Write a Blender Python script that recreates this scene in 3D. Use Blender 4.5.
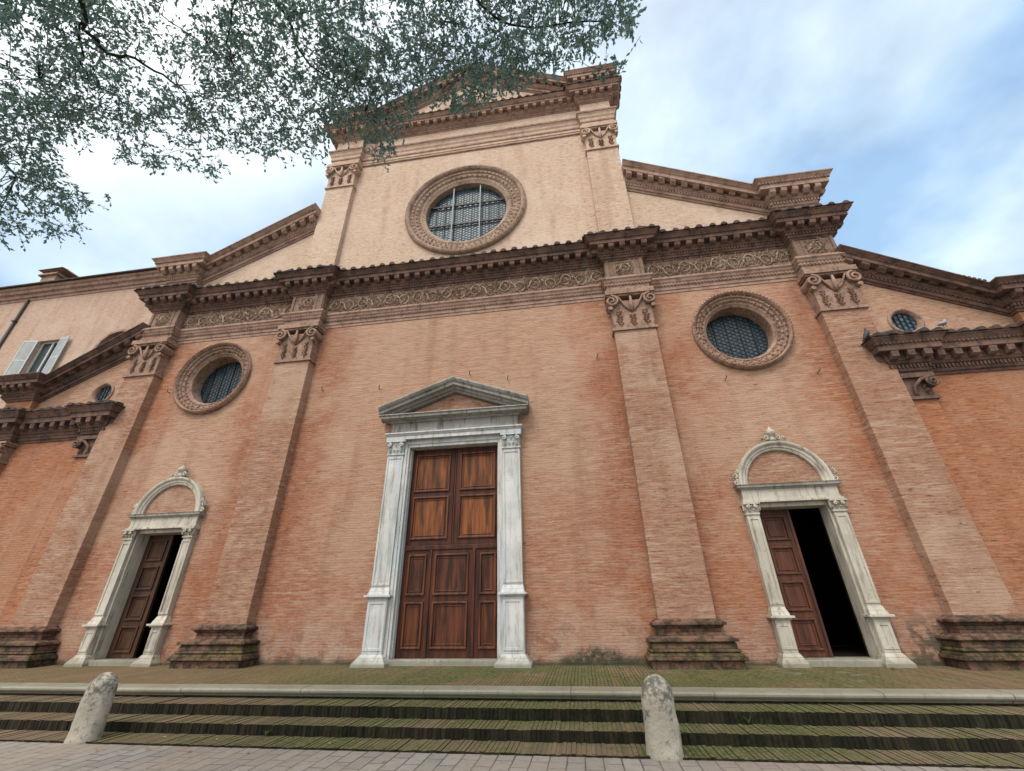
import bpy, bmesh, math, random
from mathutils import Vector, Matrix, noise
from mathutils.geometry import tessellate_polygon
random.seed(7)
PI = math.pi
sc = bpy.context.scene
for o in list(bpy.data.objects): bpy.data.objects.remove(o)
COL = sc.collection

# ------------------------------------------------------------------ camera
yaw, pitch, roll, FPX = -.14, .4825, -.0159, 425.694
CAM = Vector((3.268, -11.0, 1.147))
fw = Vector((math.sin(yaw)*math.cos(pitch), math.cos(yaw)*math.cos(pitch), math.sin(pitch)))
r0 = Vector((math.cos(yaw), -math.sin(yaw), 0)); u0 = r0.cross(fw)
rt = math.cos(roll)*r0 + math.sin(roll)*u0
up = -math.sin(roll)*r0 + math.cos(roll)*u0
cd = bpy.data.cameras.new('camera'); cam = bpy.data.objects.new('camera', cd); COL.objects.link(cam)
M = Matrix((rt, up, -fw)).transposed().to_4x4(); M.translation = CAM
cam.matrix_world = M
cd.sensor_width = 36; cd.lens = FPX*36/1024; cd.clip_start = .05; cd.clip_end = 2000
sc.camera = cam
def px_dir(u, v): return (fw + (u-512)/FPX*rt - (v-385.5)/FPX*up)
def to_px(p):
    d = Vector(p)-CAM; z = d.dot(fw)
    if z <= .01: return None
    return (512+FPX*d.dot(rt)/z, 385.5-FPX*d.dot(up)/z)

# ------------------------------------------------------------------ world, sun, exposure
SUN_EL, SUN_AZ = math.radians(52), math.radians(200)       # azimuth clockwise from +Y : behind the viewer, a little left
world = bpy.data.worlds.new('World'); sc.world = world; world.use_nodes = True
wt = world.node_tree; wt.nodes.clear()
def wn(t, **k):
    n = wt.nodes.new(t)
    for a, b in k.items(): setattr(n, a, b)
    return n
def wl(a, b): wt.links.new(a, b)
sky = wn('ShaderNodeTexSky', sky_type='NISHITA', sun_disc=False, sun_elevation=SUN_EL, sun_rotation=SUN_AZ)
sky.air_density = 1.0; sky.dust_density = .6; sky.ozone_density = 1.6
bg1 = wn('ShaderNodeBackground'); bg1.inputs[1].default_value = .15; wl(sky.outputs[0], bg1.inputs[0])
tc = wn('ShaderNodeTexCoord'); sep = wn('ShaderNodeSeparateXYZ'); wl(tc.outputs['Generated'], sep.inputs[0])
zz = wn('ShaderNodeMath', operation='MAXIMUM'); zo = wn('ShaderNodeMath', operation='ADD'); wl(sep.outputs[2], zo.inputs[0]); zo.inputs[1].default_value = .35; wl(zo.outputs[0], zz.inputs[0]); zz.inputs[1].default_value = .10
dx = wn('ShaderNodeMath', operation='DIVIDE'); wl(sep.outputs[0], dx.inputs[0]); wl(zz.outputs[0], dx.inputs[1])
dy = wn('ShaderNodeMath', operation='DIVIDE'); wl(sep.outputs[1], dy.inputs[0]); wl(zz.outputs[0], dy.inputs[1])
cmb = wn('ShaderNodeCombineXYZ'); wl(dx.outputs[0], cmb.inputs[0]); wl(dy.outputs[0], cmb.inputs[1])
n1 = wn('ShaderNodeTexNoise'); n1.inputs['Scale'].default_value = 1.9; n1.inputs['Detail'].default_value = 6; n1.inputs['Roughness'].default_value = .55
n1.inputs['Distortion'].default_value = .1
mp = wn('ShaderNodeMapping'); mp.inputs['Location'].default_value = (3.1, 1.7, 0); wl(cmb.outputs[0], mp.inputs[0]); wl(mp.outputs[0], n1.inputs['Vector'])
# cloud cover is thicker towards the west (left) and thins out to the east
bias = wn('ShaderNodeMapRange'); wl(sep.outputs[0], bias.inputs[0])
bias.inputs[1].default_value = -.5; bias.inputs[2].default_value = .75; bias.inputs[3].default_value = .16; bias.inputs[4].default_value = .005
ad = wn('ShaderNodeMath', operation='ADD'); wl(n1.outputs[0], ad.inputs[0]); wl(bias.outputs[0], ad.inputs[1])
rp = wn('ShaderNodeValToRGB'); rp.color_ramp.elements[0].position = .37; rp.color_ramp.elements[0].color = (.50, .50, .50, 1)
rp.color_ramp.elements[1].position = .58; rp.color_ramp.elements[1].color = (1, 1, 1, 1); wl(ad.outputs[0], rp.inputs[0])
n2 = wn('ShaderNodeTexNoise'); n2.inputs['Scale'].default_value = 2.2; n2.inputs['Detail'].default_value = 5; wl(cmb.outputs[0], n2.inputs['Vector'])
rc = wn('ShaderNodeValToRGB'); rc.color_ramp.elements[0].position = .40; rc.color_ramp.elements[0].color = (.34, .52, .75, 1)
rc.color_ramp.elements[1].position = .58; rc.color_ramp.elements[1].color = (.68, .83, .94, 1); wl(n2.outputs[0], rc.inputs[0])
# clouds glow where the veiled sun stands
sund = Vector((math.sin(SUN_AZ)*math.cos(SUN_EL), math.cos(SUN_AZ)*math.cos(SUN_EL), math.sin(SUN_EL)))
dt = wn('ShaderNodeVectorMath', operation='DOT_PRODUCT'); wl(tc.outputs['Generated'], dt.inputs[0]); dt.inputs[1].default_value = sund
gr = wn('ShaderNodeMapRange', interpolation_type='SMOOTHSTEP'); wl(dt.outputs['Value'], gr.inputs[0])
gr.inputs[1].default_value = .35; gr.inputs[2].default_value = 1.0; gr.inputs[3].default_value = .92; gr.inputs[4].default_value = 1.9
wm = wn('ShaderNodeMix', data_type='RGBA'); wf = wn('ShaderNodeMapRange', interpolation_type='SMOOTHSTEP'); wl(dt.outputs['Value'], wf.inputs[0])
wf.inputs[1].default_value = .2; wf.inputs[2].default_value = .85; wl(wf.outputs[0], wm.inputs[0]); wl(rc.outputs[0], wm.inputs[6]); wm.inputs[7].default_value = (.93, .90, .86, 1)
bg2 = wn('ShaderNodeBackground'); wl(wm.outputs[2], bg2.inputs[0]); wl(gr.outputs[0], bg2.inputs[1])
mx = wn('ShaderNodeMixShader'); wl(rp.outputs[0], mx.inputs[0]); wl(bg1.outputs[0], mx.inputs[1]); wl(bg2.outputs[0], mx.inputs[2])
wo = wn('ShaderNodeOutputWorld'); wl(mx.outputs[0], wo.inputs[0])
sl = bpy.data.lights.new('sun', 'SUN'); sl.energy = 1.45; sl.angle = math.radians(18); sl.color = (1, .96, .89)
so = bpy.data.objects.new('sun', sl); COL.objects.link(so)
so.rotation_euler = (-sund).to_track_quat('-Z', 'Y').to_euler(); so.location = (0, -30, 40)
sc.view_settings.view_transform = 'Standard'; sc.view_settings.look = 'None'
sc.view_settings.exposure = 0.46; sc.view_settings.gamma = 1; sc.view_settings.use_curve_mapping = False
sc.cycles.max_bounces = 6; sc.cycles.diffuse_bounces = 4

# ------------------------------------------------------------------ mesh helpers
class MB:
    def __init__(s): s.v = []; s.f = []; s.sm = []
    def add(s, vs, fs, sm=False):
        b = len(s.v); s.v += [tuple(p) for p in vs]
        for f in fs: s.f.append(tuple(b+i for i in f)); s.sm.append(sm)
        return s
    def hexa(s, p):   # 8 points: bottom 4 ccw, top 4 ccw
        return s.add(p, [(3,2,1,0),(4,5,6,7),(0,1,5,4),(1,2,6,5),(2,3,7,6),(3,0,4,7)])
    def box(s, x0, x1, y0, y1, z0, z1):
        return s.hexa([(x0,y0,z0),(x1,y0,z0),(x1,y1,z0),(x0,y1,z0),(x0,y0,z1),(x1,y0,z1),(x1,y1,z1),(x0,y1,z1)])
    def frust(s, x0, x1, y0, y1, z0, X0, X1, Y0, Y1, z1):
        return s.hexa([(x0,y0,z0),(x1,y0,z0),(x1,y1,z0),(x0,y1,z0),(X0,Y0,z1),(X1,Y0,z1),(X1,Y1,z1),(X0,Y1,z1)])
    def tube(s, pts, rad, n=6, sm=True, flat=1.0):
        pts = [Vector(p) for p in pts]
        if not hasattr(rad, '__len__'): rad = [rad]*len(pts)
        vs = []; prev = None
        for i, p in enumerate(pts):
            t = (pts[min(i+1, len(pts)-1)]-pts[max(i-1, 0)])
            t = t.normalized() if t.length > 1e-9 else Vector((0,0,1))
            ref = prev if prev is not None else (Vector((0,1,0)) if abs(t.y) < .9 else Vector((1,0,0)))
            a = (ref - t*ref.dot(t))
            if a.length < 1e-6: a = t.orthogonal()
            a.normalize(); prev = a; b = t.cross(a)
            for k in range(n):
                th = 2*PI*k/n; vs.append(p + (a*math.cos(th)*flat + b*math.sin(th))*rad[i])
        fs = []
        for i in range(len(pts)-1):
            for k in range(n):
                k2 = (k+1) % n; fs.append((i*n+k, i*n+k2, (i+1)*n+k2, (i+1)*n+k))
        fs.append(tuple(reversed(range(n)))); fs.append(tuple((len(pts)-1)*n+k for k in range(n)))
        return s.add(vs, fs, sm)
    def lathe(s, prof, c=(0,0,0), n=24, sy=1.0, sm=True):   # prof of (r,z)
        vs = []; m = len(prof)
        for r, z in prof:
            for k in range(n):
                th = 2*PI*k/n; vs.append((c[0]+r*math.cos(th), c[1]+r*sy*math.sin(th), c[2]+z))
        fs = [(i*n+k, i*n+(k+1)%n, (i+1)*n+(k+1)%n, (i+1)*n+k) for i in range(m-1) for k in range(n)]
        fs.append(tuple(reversed(range(n)))); fs.append(tuple((m-1)*n+k for k in range(n)))
        return s.add(vs, fs, sm)
    def ring(s, cx, cz, prof, n=72, a0=0, a1=2*PI, sm=False, base_y=0):   # prof of (r,y) swept about a horizontal axis along Y
        full = abs(a1-a0-2*PI) < 1e-6; m = n if full else n+1; vs = []; k = len(prof)
        for i in range(m):
            th = a0+(a1-a0)*i/n
            for r, y in prof: vs.append((cx+r*math.cos(th), base_y+y, cz+r*math.sin(th)))
        fs = []
        for i in range(n):
            j = (i+1) % m
            for q in range(k-1): fs.append((i*k+q, j*k+q, j*k+q+1, i*k+q+1))
        if not full: fs += [tuple(range(k)), tuple(reversed([(m-1)*k+q for q in range(k)]))]
        return s.add(vs, fs, sm)
    def sweep(s, path, prof, sm=False):   # path of (x,y,z), profile of (out,h)
        mit = mitres(path); k = len(prof); vs = []
        for (x, y, z), m in zip(path, mit):
            for p, h in prof: vs.append((x+m[0]*p, y+m[1]*p, z+h))
        fs = []
        for i in range(len(path)-1):
            for q in range(k-1): fs.append((i*k+q, (i+1)*k+q, (i+1)*k+q+1, i*k+q+1))
            fs.append((i*k+k-1, (i+1)*k+k-1, (i+1)*k, i*k))
        fs.append(tuple(reversed(range(k)))); fs.append(tuple((len(path)-1)*k+q for q in range(k)))
        return s.add(vs, fs, sm)
    def blocks(s, path, p0, p1, h0, h1, w, sp, fn=None):
        mit = mitres(path)
        for i in range(len(path)-1):
            A = Vector(path[i]); B = Vector(path[i+1]); d = B-A; L2 = math.hypot(d.x, d.y)
            if L2 < .02: continue
            ex = Vector((d.x/L2, d.y/L2, 0)); n = Vector((ex.y, -ex.x, 0)); sl = d.z/L2
            ta = min(0, 0) + Vector((mit[i][0], mit[i][1], 0)).dot(ex)*p1
            tb = L2 + Vector((mit[i+1][0], mit[i+1][1], 0)).dot(ex)*p1
            if i == 0: ta = 0
            if i == len(path)-2: tb = L2
            ln = tb-ta
            if ln < w*1.2: continue
            c = max(1, int(round(ln/sp))); st = ln/c
            for j in range(c):
                t = ta+(j+.5)*st
                if fn: fn(s, A+ex*t+Vector((0,0,sl*t)), ex, n, sl); continue
                q = []
                for h in (h0, h1):
                    for (a, b) in ((-w/2, p1), (w/2, p1), (w/2, p0), (-w/2, p0)):
                        q.append(A+ex*(t+a)+n*b+Vector((0, 0, sl*(t+a)+h)))
                s.hexa(q)
        return s
    def prism_y(s, poly, y0, y1):      # poly of (x,z), counter-clockwise seen from -Y
        n = len(poly)
        vs = [(x, y0, z) for x, z in poly]+[(x, y1, z) for x, z in poly]
        fs = [tuple(range(n)), tuple(reversed(range(n, 2*n)))]+[((i+1)%n, i, n+i, n+(i+1)%n) for i in range(n)]
        return s.add(vs, fs)
    def build(s, name, mat, parent=None, bevel=0, label=None, smooth=None):
        me = bpy.data.meshes.new(name); me.from_pydata(s.v, [], s.f)
        me.polygons.foreach_set('use_smooth', s.sm)
        me.materials.append(mat); me.update()
        o = bpy.data.objects.new(name, me); COL.objects.link(o)
        if parent: o.parent = parent
        if bevel:
            m = o.modifiers.new('bevel', 'BEVEL'); m.width = bevel; m.segments = 2; m.limit_method = 'ANGLE'; m.angle_limit = math.radians(35)
        if label: o['label'] = label
        return o
def mitres(path):
    ns = []
    for i in range(len(path)-1):
        d = Vector(path[i+1])-Vector(path[i]); d.z = 0
        ns.append(Vector((d.y, -d.x)).normalized() if d.length > 1e-6 else None)
    out = []
    for i in range(len(path)):
        a = ns[i-1] if i > 0 else ns[0]; b = ns[i] if i < len(ns) else ns[-1]
        a = a or b; b = b or a
        m = (a+b)/(1+a.dot(b)); out.append((m.x, m.y))
    return out
def wall_face(mb, outline, holes, y):      # outline/holes of (x,z)
    loops = [[Vector((x, z, 0)) for x, z in outline]]+[[Vector((x, z, 0)) for x, z in h] for h in holes]
    flat = [p for l in loops for p in l]
    tris = tessellate_polygon(loops)
    fs = []
    for t in tris:
        a, b, c = (flat[i] for i in t)
        cr = (b.x-a.x)*(c.y-a.y)-(b.y-a.y)*(c.x-a.x)
        fs.append(tuple(t) if cr > 0 else tuple(reversed(t)))   # normal towards -Y
    mb.add([(p.x, y, p.y) for p in flat], fs)
def circle(cx, cz, r, n=64): return [(cx+r*math.cos(2*PI*i/n), cz+r*math.sin(2*PI*i/n)) for i in range(n)]
def empty(name, loc, label=None, cat=None, group=None, kind=None):
    o = bpy.data.objects.new(name, None); COL.objects.link(o); o.location = loc; o.empty_display_size = .3
    tag(o, label, cat, group, kind); return o
def tag(o, label=None, cat=None, group=None, kind=None):
    for k, v in (('label', label), ('category', cat), ('group', group), ('kind', kind)):
        if v: o[k] = v
    return o
def child_empty(name, parent):
    o = bpy.data.objects.new(name, None); COL.objects.link(o); o.parent = parent; o.empty_display_size = .2; return o

# ------------------------------------------------------------------ materials
class Mat:
    def __init__(s, name, rough=.85, spec=.3):
        s.m = bpy.data.materials.new(name); s.m.use_nodes = True; s.t = s.m.node_tree; s.t.nodes.clear()
        s.out = s.n('ShaderNodeOutputMaterial'); s.p = s.n('ShaderNodeBsdfPrincipled'); s.l(s.p.outputs[0], s.out.inputs[0])
        s.p.inputs['Roughness'].default_value = rough; s.p.inputs['Specular IOR Level'].default_value = spec
        s.tc = s.n('ShaderNodeTexCoord')
    def n(s, t, **k):
        x = s.t.nodes.new(t)
        for a, b in k.items(): setattr(x, a, b)
        return x
    def l(s, a, b): s.t.links.new(a, b)
    def val(s, inp, v):
        if hasattr(v, 'is_output') or isinstance(v, bpy.types.NodeSocket): s.l(v, inp)
        elif isinstance(v, (tuple, list)) and len(v) == 3 and inp.type == 'RGBA': inp.default_value = (*v, 1)
        else: inp.default_value = v
    def math(s, op, a, b=0., c=None, clamp=False):
        x = s.n('ShaderNodeMath', operation=op); x.use_clamp = clamp; s.val(x.inputs[0], a); s.val(x.inputs[1], b)
        if c is not None: s.val(x.inputs[2], c)
        return x.outputs[0]
    def noise(s, scale, vec=None, detail=5, rough=.55, dist=0, stretch=None, off=(0,0,0)):
        x = s.n('ShaderNodeTexNoise'); x.inputs['Scale'].default_value = scale; x.inputs['Detail'].default_value = detail
        x.inputs['Roughness'].default_value = rough; x.inputs['Distortion'].default_value = dist
        v = vec or s.tc.outputs['Object']
        m = s.n('ShaderNodeMapping'); s.l(v, m.inputs[0]); m.inputs['Scale'].default_value = stretch or (1,1,1); m.inputs['Location'].default_value = off
        s.l(m.outputs[0], x.inputs['Vector']); return x.outputs[0]
    def ramp(s, f, a, b, lo=0., hi=1.):
        x = s.n('ShaderNodeMapRange', interpolation_type='SMOOTHSTEP'); s.l(f, x.inputs[0])
        for i, q in enumerate((a, b, lo, hi)): x.inputs[i+1].default_value = q
        return x.outputs[0]
    def mix(s, f, a, b, mode='MIX'):
        x = s.n('ShaderNodeMix', data_type='RGBA', blend_type=mode)
        s.val(x.inputs[0], f); s.val(x.inputs[6], a); s.val(x.inputs[7], b); return x.outputs[2]
    def xyz(s, src=None):
        x = s.n('ShaderNodeSeparateXYZ'); s.l(src or s.tc.outputs['Object'], x.inputs[0]); return x.outputs
    def comb(s, a, b, c=0.):
        x = s.n('ShaderNodeCombineXYZ'); s.val(x.inputs[0], a); s.val(x.inputs[1], b); s.val(x.inputs[2], c); return x.outputs[0]
    def brick(s, vec, w, h, mort, a, b, mc, off=.5):
        x = s.n('ShaderNodeTexBrick'); s.l(vec, x.inputs['Vector']); x.offset = off
        x.inputs['Scale'].default_value = 1; x.inputs['Brick Width'].default_value = w; x.inputs['Row Height'].default_value = h
        x.inputs['Mortar Size'].default_value = mort; x.inputs['Mortar Smooth'].default_value = .3; x.inputs['Bias'].default_value = 0
        s.val(x.inputs['Color1'], a); s.val(x.inputs['Color2'], b); s.val(x.inputs['Mortar'], mc); return x
    def fin(s, col, bump=None, dist=.01, strength=.6, rough=None):
        s.val(s.p.inputs['Base Color'], col)
        if bump is not None:
            b = s.n('ShaderNodeBump'); b.inputs['Distance'].default_value = dist; b.inputs['Strength'].default_value = strength
            s.l(bump, b.inputs['Height']); s.l(b.outputs[0], s.p.inputs['Normal'])
        if rough is not None: s.val(s.p.inputs['Roughness'], rough)
        return s.m

def brick_wall(name, ca, cb, cmort, pale, pale_amt=.5, base_damp=False, warm=None):
    m = Mat(name, .92, .15); X, Y, Z = m.xyz()
    h = m.math('ADD', X, Y)
    wob = m.math('MULTIPLY', m.math('SUBTRACT', m.noise(1.3), .5), .05)
    vec = m.comb(h, m.math('ADD', Z, wob))
    bt = m.brick(vec, .27, .064, .007, ca, cb, cmort)
    col = m.mix(.75, ca, bt.outputs['Color'])
    big = m.noise(.32, detail=4, rough=.6)
    mid = m.noise(1.1, detail=6, rough=.65, off=(5, 2, 1))
    streak = m.noise(1.0, detail=8, rough=.78, stretch=(2.0, 2.0, 13))
    st2 = m.noise(1.0, detail=6, rough=.75, stretch=(5, 5, 26), off=(6, 6, 6))
    fine = m.noise(7, detail=8, rough=.75, stretch=(1, 1, 2.0))
    dk = m.mix(1., col, (.52, .42, .40), 'MULTIPLY')
    if warm: col = m.mix(m.ramp(big, .40, .62, 0, .8), col, m.mix(.6, col, warm))
    col = m.mix(m.ramp(st2, .47, .66, 0, .85), col, dk)
    col = m.mix(m.ramp(fine, .48, .72, 0, .6), col, dk)
    pm = m.math('MULTIPLY', m.ramp(streak, .46, .60), m.ramp(mid, .36, .60, .18, 1))
    col = m.mix(m.math('MULTIPLY', pm, pale_amt), col, pale)
    blot = m.noise(.55, off=(9, 3, 4), detail=9, rough=.68)
    col = m.mix(m.math('MULTIPLY', m.ramp(blot, .47, .64), .75*pale_amt), col, pale)
    if base_damp:      # rain-washed, bleached middle of each bay; fresher colour where the pilasters shelter the wall
        ax = m.math('ABSOLUTE', X)
        d1 = m.math('ABSOLUTE', m.math('SUBTRACT', ax, 5.42)); d2 = m.math('ABSOLUTE', m.math('SUBTRACT', ax, 11.3))
        dd = m.math('ADD', m.math('MINIMUM', d1, d2), m.math('MULTIPLY', m.math('SUBTRACT', m.noise(.8, detail=7, rough=.7, off=(2, 9, 9)), .5), 2.6))
        wash = m.math('MULTIPLY', m.ramp(dd, .75, 2.3), m.ramp(m.math('ADD', Z, m.math('MULTIPLY', m.noise(.5, detail=5, off=(7, 7, 1)), 5)), 3.2, 7.5, .15, 1))
        wash = m.math('MULTIPLY', wash, m.ramp(ax, 11.2, 12.0, 1, .0))
        col = m.mix(m.math('MULTIPLY', wash, m.ramp(streak, .36, .60, .35, .85)), col, pale)
    hole = m.noise(1.0, detail=3, stretch=(3.2, 3.2, 17), off=(3, 1, 7))
    col = m.mix(m.ramp(hole, .675, .71, 0, .75), col, (.07, .045, .035))
    rain = m.noise(1.0, detail=5, stretch=(1.6, 1.6, .16), off=(1, 1, 2))
    col = m.mix(m.ramp(rain, .50, .72, 0, .40), col, m.mix(1., col, (.62, .50, .47), 'MULTIPLY'))
    bump = m.math('ADD', m.math('MULTIPLY', bt.outputs['Fac'], -.6), m.math('ADD', m.math('MULTIPLY', fine, 1.6), m.math('MULTIPLY', st2, 1.2)))
    if base_damp:
        zn = m.math('ADD', Z, m.math('MULTIPLY', m.noise(1.6, detail=7, rough=.7), -1.7))
        damp = m.ramp(zn, -.75, .55, 1, 0)       # rising damp, uneven upper edge
        plaster = m.noise(2.6, detail=6, rough=.7, off=(2, 8, 3))
        col = m.mix(m.math('MULTIPLY', damp, m.ramp(plaster, .40, .60, .15, .75)), col, (.36, .27, .22))
        col = m.mix(m.math('MULTIPLY', damp, m.ramp(m.noise(3.3, detail=6, rough=.75, off=(7, 1, 3)), .52, .62, 0, .8)), col, (.19, .10, .075))
        # moss patch right of the main portal
        ex = m.math('DIVIDE', m.math('SUBTRACT', X, 3.5), .85); ez = m.math('DIVIDE', Z, .40)
        rr = m.math('ADD', m.math('MULTIPLY', ex, ex), m.math('MULTIPLY', ez, ez))
        rr = m.math('ADD', rr, m.math('MULTIPLY', m.math('SUBTRACT', m.noise(5, detail=8, rough=.8), .5), 1.9))
        moss = m.math('MULTIPLY', m.ramp(rr, .35, 1.25, .92, 0), m.ramp(m.noise(9, detail=7, rough=.8, off=(4,4,4)), .38, .56, .35, 1))
        col = m.mix(moss, col, m.mix(m.ramp(m.noise(14), .4, .6), (.020, .020, .014), (.052, .050, .028)))
        low = m.math('MULTIPLY', m.ramp(m.math('ADD', Z, m.math('MULTIPLY', m.noise(3, detail=6), -.35)), -.12, .06, 1, 0), .85)
        col = m.mix(low, col, (.045, .05, .03))
        col = m.mix(m.math('MULTIPLY', m.ramp(X, 9.0, 9.9), m.math('MULTIPLY', m.ramp(Z, .5, 1.1, .8, 0), m.ramp(m.noise(4, detail=6), .42, .56))), col, (.06, .06, .04))
    return m.fin(col, bump, .02, .75)
B_LOW = brick_wall('brick_lower', (.33, .138, .078), (.25, .10, .058), (.34, .21, .14), (.43, .29, .205), .62, True, (.36, .14, .066))
B_PIL = brick_wall('brick_pilaster', (.34, .18, .115), (.29, .145, .095), (.35, .235, .165), (.42, .295, .215), .85, False)
B_UP = brick_wall('brick_upper', (.55, .40, .30), (.50, .36, .265), (.58, .46, .36), (.62, .50, .40), .55)  # less weathered brick, its tone also lifted for the brighter light up there
B_WING = brick_wall('brick_wing', (.36, .15, .080), (.285, .117, .062), (.35, .205, .128), (.42, .26, .175), .5, True, (.38, .152, .068))
B_WUP = brick_wall('brick_wing_gable', (.42, .25, .165), (.37, .21, .14), (.44, .30, .215), (.50, .36, .265), .6)
B_BACK = brick_wall('brick_convent', (.48, .34, .255), (.44, .30, .23), (.50, .38, .30), (.54, .43, .35), .5)

def terracotta(name, a, b, dark, damt=.5, scale=5):
    m = Mat(name, .9, .15)
    col = m.mix(m.ramp(m.noise(1.7, detail=5), .38, .62), a, b)
    col = m.mix(m.ramp(m.noise(scale, detail=7, rough=.7, off=(3,3,3)), .46, .66, 0, damt), col, dark)
    f = m.noise(30, detail=4)
    return m.fin(col, m.math('ADD', f, m.noise(9, detail=4)), .012, .7)
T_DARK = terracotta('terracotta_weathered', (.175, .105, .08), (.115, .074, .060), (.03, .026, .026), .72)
T_MID = terracotta('terracotta_moulding', (.29, .185, .14), (.35, .235, .18), (.09, .065, .055), .6)
T_CAP = terracotta('terracotta_carved', (.33, .215, .16), (.26, .165, .12), (.06, .045, .038), .65, 9)
T_LEAFC = terracotta('terracotta_leaf', (.24, .14, .10), (.16, .095, .07), (.05, .036, .03), .5, 9)
T_ORN = terracotta('stucco_relief', (.39, .295, .22), (.30, .215, .16), (.08, .058, .045), .6, 12)
T_OC = terracotta('terracotta_rose', (.35, .255, .19), (.28, .19, .14), (.09, .065, .05), .6, 8)
T_PALE = terracotta('terracotta_pale', (.48, .35, .265), (.42, .29, .215), (.20, .14, .11), .5)
TILE = terracotta('roof_tile', (.10, .065, .05), (.06, .05, .045), (.018, .022, .024), .75)
B_BLK = terracotta('frieze_plaster', (.25, .165, .12), (.19, .125, .09), (.05, .035, .028), .5)

def marble(name, a, b, stain, samt, blue=None):
    m = Mat(name, .55, .35); X, Y, Z = m.xyz()
    col = m.mix(m.ramp(m.noise(1.2, detail=5), .38, .62), a, b)
    if blue: col = m.mix(m.ramp(m.noise(.9, off=(8, 2, 2), stretch=(3, 3, .8), detail=3), .48, .58, 0, .8), col, blue)
    st = m.noise(1., detail=6, rough=.7, stretch=(9, 9, 1.1), off=(1, 2, 3))
    col = m.mix(m.ramp(st, .48, .68, 0, samt), col, stain)
    pit = m.noise(26, detail=4, rough=.6)
    col = m.mix(m.ramp(pit, .62, .70, 0, .6), col, (.16, .15, .13))
    low = m.ramp(m.math('ADD', Z, m.math('MULTIPLY', m.noise(5, detail=5), -.4)), -.15, .12, .7, 0)
    col = m.mix(low, col, (.16, .15, .10))
    return m.fin(col, m.math('ADD', m.noise(12, detail=5), m.math('MULTIPLY', m.ramp(pit, .6, .7), -.6)), .006, .6)
M_MAIN = marble('marble_main_portal', (.54, .54, .52), (.43, .43, .41), (.16, .15, .12), .6, (.42, .45, .46))
M_TOP = marble('marble_weathered_entablature', (.31, .30, .27), (.22, .21, .185), (.055, .052, .042), .8)
M_SIDE = marble('marble_side_portal', (.47, .435, .365), (.37, .34, .28), (.14, .105, .075), .8)
M_EDGE = marble('marble_step_edge', (.42, .41, .355), (.30, .295, .25), (.09, .09, .065), .6)

def wood(name, a, b, dark, glossy=.5, spec=.28):
    m = Mat(name, glossy, spec)
    g = m.noise(1., detail=6, rough=.65, stretch=(16, 16, .9), dist=.6)
    g2 = m.noise(1., detail=5, stretch=(6, 6, .8), off=(5, 5, 1))
    col = m.mix(m.ramp(g, .35, .65), a, b)
    col = m.mix(m.ramp(g2, .42, .64, 0, .8), col, dark)
    return m.fin(col, g, .004, .5)
W_MAIN = wood('walnut_frame', (.042, .010, .0045), (.088, .022, .008), (.014, .004, .002))
W_MOULD = wood('walnut_moulding', (.085, .026, .011), (.15, .048, .019), (.03, .009, .004))  # lighter than the frame: edge highlights painted into the moulding wood
W_PANEL = wood('walnut_panel', (.13, .038, .010), (.25, .078, .018), (.022, .007, .003))
W_PANEL_LOW = wood('walnut_panel_lower', (.060, .016, .006), (.12, .034, .011), (.010, .003, .0015))
W_SIDE = wood('door_wood_side', (.075, .024, .012), (.12, .042, .021), (.03, .010, .006), .5)
W_OLD = wood('door_wood_old', (.048, .022, .012), (.085, .038, .02), (.022, .010, .006), .6)

def flat(name, c, rough=.7, spec=.3, metal=0, var=.25, sc_=8):
    m = Mat(name, rough, spec); m.p.inputs['Metallic'].default_value = metal
    f = m.noise(sc_, detail=5)
    return m.fin(m.mix(m.ramp(f, .35, .65), c, tuple(x*(1-var) for x in c)), f, .003, .4)
IRON = flat('iron', (.05, .045, .04), .6, .4)
LEAD = flat('lead', (.010, .012, .013), .6, .4)
BAR = flat('window_bar', (.15, .185, .20), .5, .4)
SHUT = flat('shutter_paint', (.42, .45, .45), .5, .3, var=.15)
SOFT = flat('unlit_room', (.02, .018, .016), .9, .1)  # near-black walls, the darkness of the unlit rooms put into their colour
PLAIN = flat('grey_plaster', (.33, .30, .27), .9, .1, var=.3, sc_=2)
BARK = flat('bark', (.045, .04, .03), .95, .1, var=.5, sc_=14)
CURT = flat('curtain', (.42, .40, .35), .9, .1)
def glass_mat(name, a, b, sc_):
    m = Mat(name, .38, .35)
    v = m.n('ShaderNodeTexVoronoi'); v.inputs['Scale'].default_value = sc_; m.l(m.tc.outputs['Object'], v.inputs[0])
    s = m.n('ShaderNodeSeparateColor'); m.l(v.outputs['Color'], s.inputs[0])
    col = m.mix(s.outputs[0], a, b)
    return m.fin(col, m.noise(sc_, detail=2), .02, .5)
GLASS = glass_mat('leaded_glass', (.032, .068, .095), (.085, .145, .185), 7)  # blue-grey base colour stands for sky mirrored in the panes
GLASS_D = glass_mat('leaded_glass_dim', (.014, .030, .042), (.042, .075, .095), 8)
GLASS_W = glass_mat('pane_glass', (.03, .04, .04), (.05, .06, .06), 2)

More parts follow.
